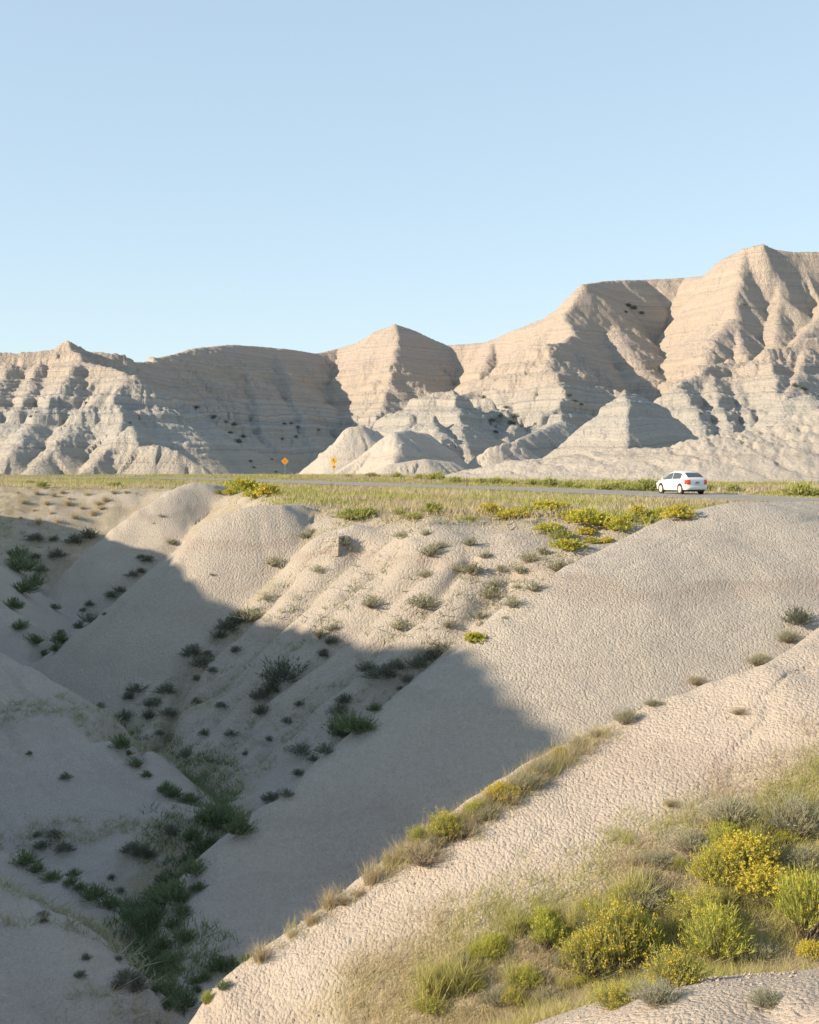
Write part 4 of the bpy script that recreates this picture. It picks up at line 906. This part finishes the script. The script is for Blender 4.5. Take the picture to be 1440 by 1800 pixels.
def make_car(loc, rz):
    root = link('car', None, label='small white hatchback driving away on the road, its left side in the sun', cat='car')
    xs = sorted(set([round(v, 3) for v in np.linspace(-2.13, 2.14, 40)]+[s_[0] for s_ in ST]))
    secs = [section(x) for x in xs]; co, f, n = loft(secs)
    f = list(f)+[tuple(range(n))[::-1], tuple((len(secs)-1)*n+j for j in range(n))]+[(i*n, (i+1)*n, (i+1)*n+n-1, i*n+n-1) for i in range(len(secs)-1)]
    body = link('body', pymesh('car_body', co, f, paint, True), parent=root)
    mod = body.modifiers.new('split', 'EDGE_SPLIT'); mod.split_angle = R(38)
    def side_patch(nm, x0, x1, t0, t1, sgn, mat, trim=0.0, n_=8):
        A = []; 
        for i in range(n_+1):
            x = x0+(x1-x0)*i/n_; w, zb, zl, zt, wr = sec_at(x)
            a = np.array([x, w*.975-.012, zl+.02]); b_ = np.array([x, wr+.02, zt-.055*min(1, (zt-zl)/.2)])
            nn = np.array([0, (b_-a)[2], -(b_-a)[1]]); nn /= np.linalg.norm(nn)
            for t in (t0, t1): 
                p = a+(b_-a)*t+nn*.008; A.append((p[0], p[1]*sgn, p[2]))
        fs = [(2*i, 2*i+2, 2*i+3, 2*i+1) if sgn > 0 else (2*i, 2*i+1, 2*i+3, 2*i+2) for i in range(n_)]
        return link(nm, pymesh(nm, A, fs, mat), parent=root)
    for sgn in (1, -1):
        side_patch('window', -.14, 1.02, .06, .90, sgn, glass); side_patch('window', -1.28, -.20, .06, .90, sgn, glass)
    # rear window and windscreen follow the sloping ends
    for nm, xa, xb in (('rear_window', -1.93, -1.38), ('windscreen', .98, .42)):
        A = []
        for i in range(6):
            x = xa+(xb-xa)*i/5; w, zb, zl, zt, wr = sec_at(x); s_ = -1 if xa < 0 else 1
            for j in range(-6, 7):
                y_ = (wr*.93)*j/6; A.append((x+s_*.008, y_, np.interp(abs(y_), [0, wr*.45, wr*.86, wr], [zt+.004, zt, zt-.012, zt-.045])+.010))
        fs = [(i*13+j, i*13+j+1, (i+1)*13+j+1, (i+1)*13+j) for i in range(5) for j in range(12)]
        link(nm, pymesh(nm, A, fs, glass, True), parent=root)
    path = [(-1.86, .850), (-1.98, .838), (-2.07, .80), (-2.125, .72), (-2.15, .60), (-2.15, .54)]
    for sgn in (1, -1):
        A = []
        for k_, (x, y_) in enumerate(path):
            zt_ = .94-.02*(k_ > 3); A += [(x, y_*sgn, .63), (x-.02, y_*sgn*1.012, .78), (x+.005, y_*sgn*.985, zt_)]
        fs = [(3*i+j, 3*i+j+1, 3*i+j+4, 3*i+j+3) for i in range(len(path)-1) for j in range(2)]
        link('tail_light', pymesh('tail_light', A, fs, red_m, True), parent=root)
        co, f = box(1.99, .60*sgn, .62, .16, .30, .14); link('headlight', pymesh('headlight', co, f, clear_m), parent=root)
        co, f = box(.78, .94*sgn, .97, .10, .18, .13); link('mirror', pymesh('mirror', co, f, paint), parent=root)
        for xd in (.30, -.62):
            co, f = box(xd, .855*sgn, .78, .16, .03, .03); link('door_handle', pymesh('door_handle', co, f, paint), parent=root)
    # bumper, valance, plate
    bp_ = [(-1.86, .855), (-2.0, .85), (-2.12, .79), (-2.19, .62), (-2.20, .3), (-2.20, -.3), (-2.19, -.62), (-2.12, -.79), (-2.0, -.85), (-1.86, -.855)]
    A = []
    for x, y_ in bp_: A += [(x+.05, y_*.97, .30), (x, y_, .36), (x, y_, .54), (x+.05, y_*.98, .575)]
    link('bumper', pymesh('bumper', A, [(4*i+j, 4*i+j+1, 4*i+j+5, 4*i+j+4) for i in range(len(bp_)-1) for j in range(3)], paint, True), parent=root)
    co, f = box(-1.98, 0, .30, .22, 1.3, .12); link('valance', pymesh('valance', co, f, blk), parent=root)
    co, f = box(0, 0, .24, 3.4, 1.5, .14); link('underbody', pymesh('underbody', co, f, blk), parent=root)
    co, f = box(-2.150, 0, .74, .02, .34, .17); pl = link('number_plate', pymesh('number_plate', co, f, plate_m), parent=root)
    for k_, dx in enumerate((-.11, -.05, .02, .07, .12)):
        co, f = box(-2.163, dx, .735, .006, .03, .07+.01*(k_ % 2)); link('lettering', pymesh('plate_lettering', co, f, blk), parent=pl)
    for x in (1.29, -1.27):
        for sgn in (1, -1):
            a = link('wheel_arch', cyl('wheel_arch', .375, .012, blk), parent=root); a.location = (x, .856*sgn, .33)
            w_ = link('wheel', cyl('wheel_tyre', .315, .20, tyre_m, r0=.20, bevel=.03), parent=root); w_.location = (x, .775*sgn, .315)
            rm = link('rim', cyl('wheel_rim', .225, .16, rim_m, bevel=.02), parent=w_); rm.location = (0, .035*sgn, 0)
            for k_ in range(7):
                t = k_*2*math.pi/7; co, f = box(.12*math.cos(t), .1185*sgn, .12*math.sin(t), .045, .006, .045)
                link('rim_slot', pymesh('rim_slot', co, f, blk), parent=w_)
    root.location = loc; root.rotation_euler = (0, 0, rz)
    return root
# it keeps to the far, right-hand lane
ci = int(np.argmin(np.linalg.norm(RP-np.array([16.6, 90.0]), axis=1)))
tg = RP[ci+1]-RP[ci-1]; tg /= np.linalg.norm(tg)
cp = RP[ci]+np.array([tg[1], -tg[0]])*1.5
make_car((cp[0], cp[1], -2.145), math.atan2(tg[1], tg[0])).scale = (.92, .96, 1.03)

# ------------------------------------------------------------ signs and post
orange = plain('orange_sign', (0.80, 0.34, 0.02), 0.5); orange2 = plain('deep_orange_sign', (0.72, 0.22, 0.01), 0.5); yel = plain('yellow_sign', (0.78, 0.42, 0.03), 0.5); ink = plain('sign_ink', (0.03, 0.02, 0.01), 0.6)
steel = plain('galvanised_post', (0.42, 0.43, 0.43), 0.5, 0.4); wood = plain('dark_post', (0.10, 0.08, 0.06), 0.8)
def flat_poly(name, pts, y, mat, parent, th=0.004):
    n = len(pts); co = [(a, y, b) for a, b in pts]+[(a, y-th, b) for a, b in pts]
    f = [tuple(range(n)), tuple(range(2*n-1, n-1, -1))]+[(i, n+i, n+(i+1) % n, (i+1) % n) for i in range(n)]
    return link(name, pymesh(name, co, f, mat), parent=parent)
def diamond(r, c=0.06):
    out = []
    for k_ in range(4):
        a = math.pi/2*k_+math.pi/2
        for da in (-.5, 0, .5):
            rr = r-c*(0.42 if da == 0 else 0.72); out.append((rr*math.cos(a)+c*da*1.3*-math.sin(a), rr*math.sin(a)+c*da*1.3*math.cos(a)))
    return out
def sign(loc, rz, label, winding):
    root = link('road_sign', None, label=label, cat='road sign')
    co, f = box(0, 0.03, 0.95, .05, .05, 2.5); link('post', pymesh('post', co, f, steel), parent=root)
    r = .52; zc = 2.02
    pn = flat_poly('panel', [(a, zc+b) for a, b in diamond(r)], 0, yel if winding else orange, root, .006)
    if winding:
        path = [(.13, -.24), (.13, -.08), (.08, -.01), (-.04, .03), (-.09, .09), (-.09, .16)]; hw = .036; L_ = []; R_ = []
        P_ = np.array(path); T_ = np.gradient(P_, axis=0); T_ /= np.linalg.norm(T_, axis=1)[:, None]
        for p, t in zip(P_, T_): L_.append((p[0]-t[1]*hw, p[1]+t[0]*hw)); R_.append((p[0]+t[1]*hw, p[1]-t[0]*hw))
        A = [(a, -.008, zc+b) for a, b in L_+R_]; n = len(L_)
        link('arrow', pymesh('arrow', A, [(i, i+1, n+i+1, n+i) for i in range(n-1)], ink), parent=pn)
        link('arrow_head', pymesh('arrow_head', [(-.20, -.008, zc+.15), (.02, -.008, zc+.15), (-.09, -.008, zc+.31)], [(0, 1, 2)], ink), parent=pn)
        sp_ = flat_poly('speed_plate', [(-.22, 1.02), (.22, 1.02), (.22, 1.44), (-.22, 1.44)], 0, yel, root, .006)
        cu = bpy.data.curves.new('speed_digits', 'FONT'); cu.body = '15'; cu.size = .40; cu.align_x = 'CENTER'; cu.offset = .008
        tmp = bpy.data.objects.new('digits_source', cu); C.objects.link(tmp); bpy.context.view_layer.update()
        me = bpy.data.meshes.new_from_object(tmp.evaluated_get(bpy.context.evaluated_depsgraph_get())); bpy.data.objects.remove(tmp)
        me.materials.clear(); me.materials.append(ink)
        tx = link('speed_digits', me, parent=sp_); tx.location = (0, -.009, 1.09); tx.rotation_euler = (R(90), 0, 0)
    else:
        flat_poly('sign_lettering', [(-.20, zc+.16), (.20, zc+.16), (.22, zc-.02), (.12, zc-.16), (0, zc-.30), (-.12, zc-.16), (-.22, zc-.02)], -.007, orange2, pn, .002)
    root.location = loc; root.rotation_euler = (0, 0, rz)
def on_ground(px_, d_):
    x = (px_-720)/F*d_; return (x, d_, float(near_height(np.array([x]), np.array([d_]))[0][0]))
sign(on_ground(501, 185), R(3), 'plain orange diamond warning sign on a thin post, left of the two signs', False)
sign(on_ground(587, 180), R(-4), 'yellow diamond winding road sign with a small speed plate below', True)
post = link('marker_post', None, label='thin dark marker post in the grass behind the road', cat='post')
co, f = box(0, 0, .42, .07, .07, 1.1); link('stake', pymesh('stake', co, f, wood), parent=post)
co, f = box(0, -.04, .88, .09, .012, .16); link('reflector', pymesh('reflector', co, f, steel), parent=post)
post.location = on_ground(821, 116)
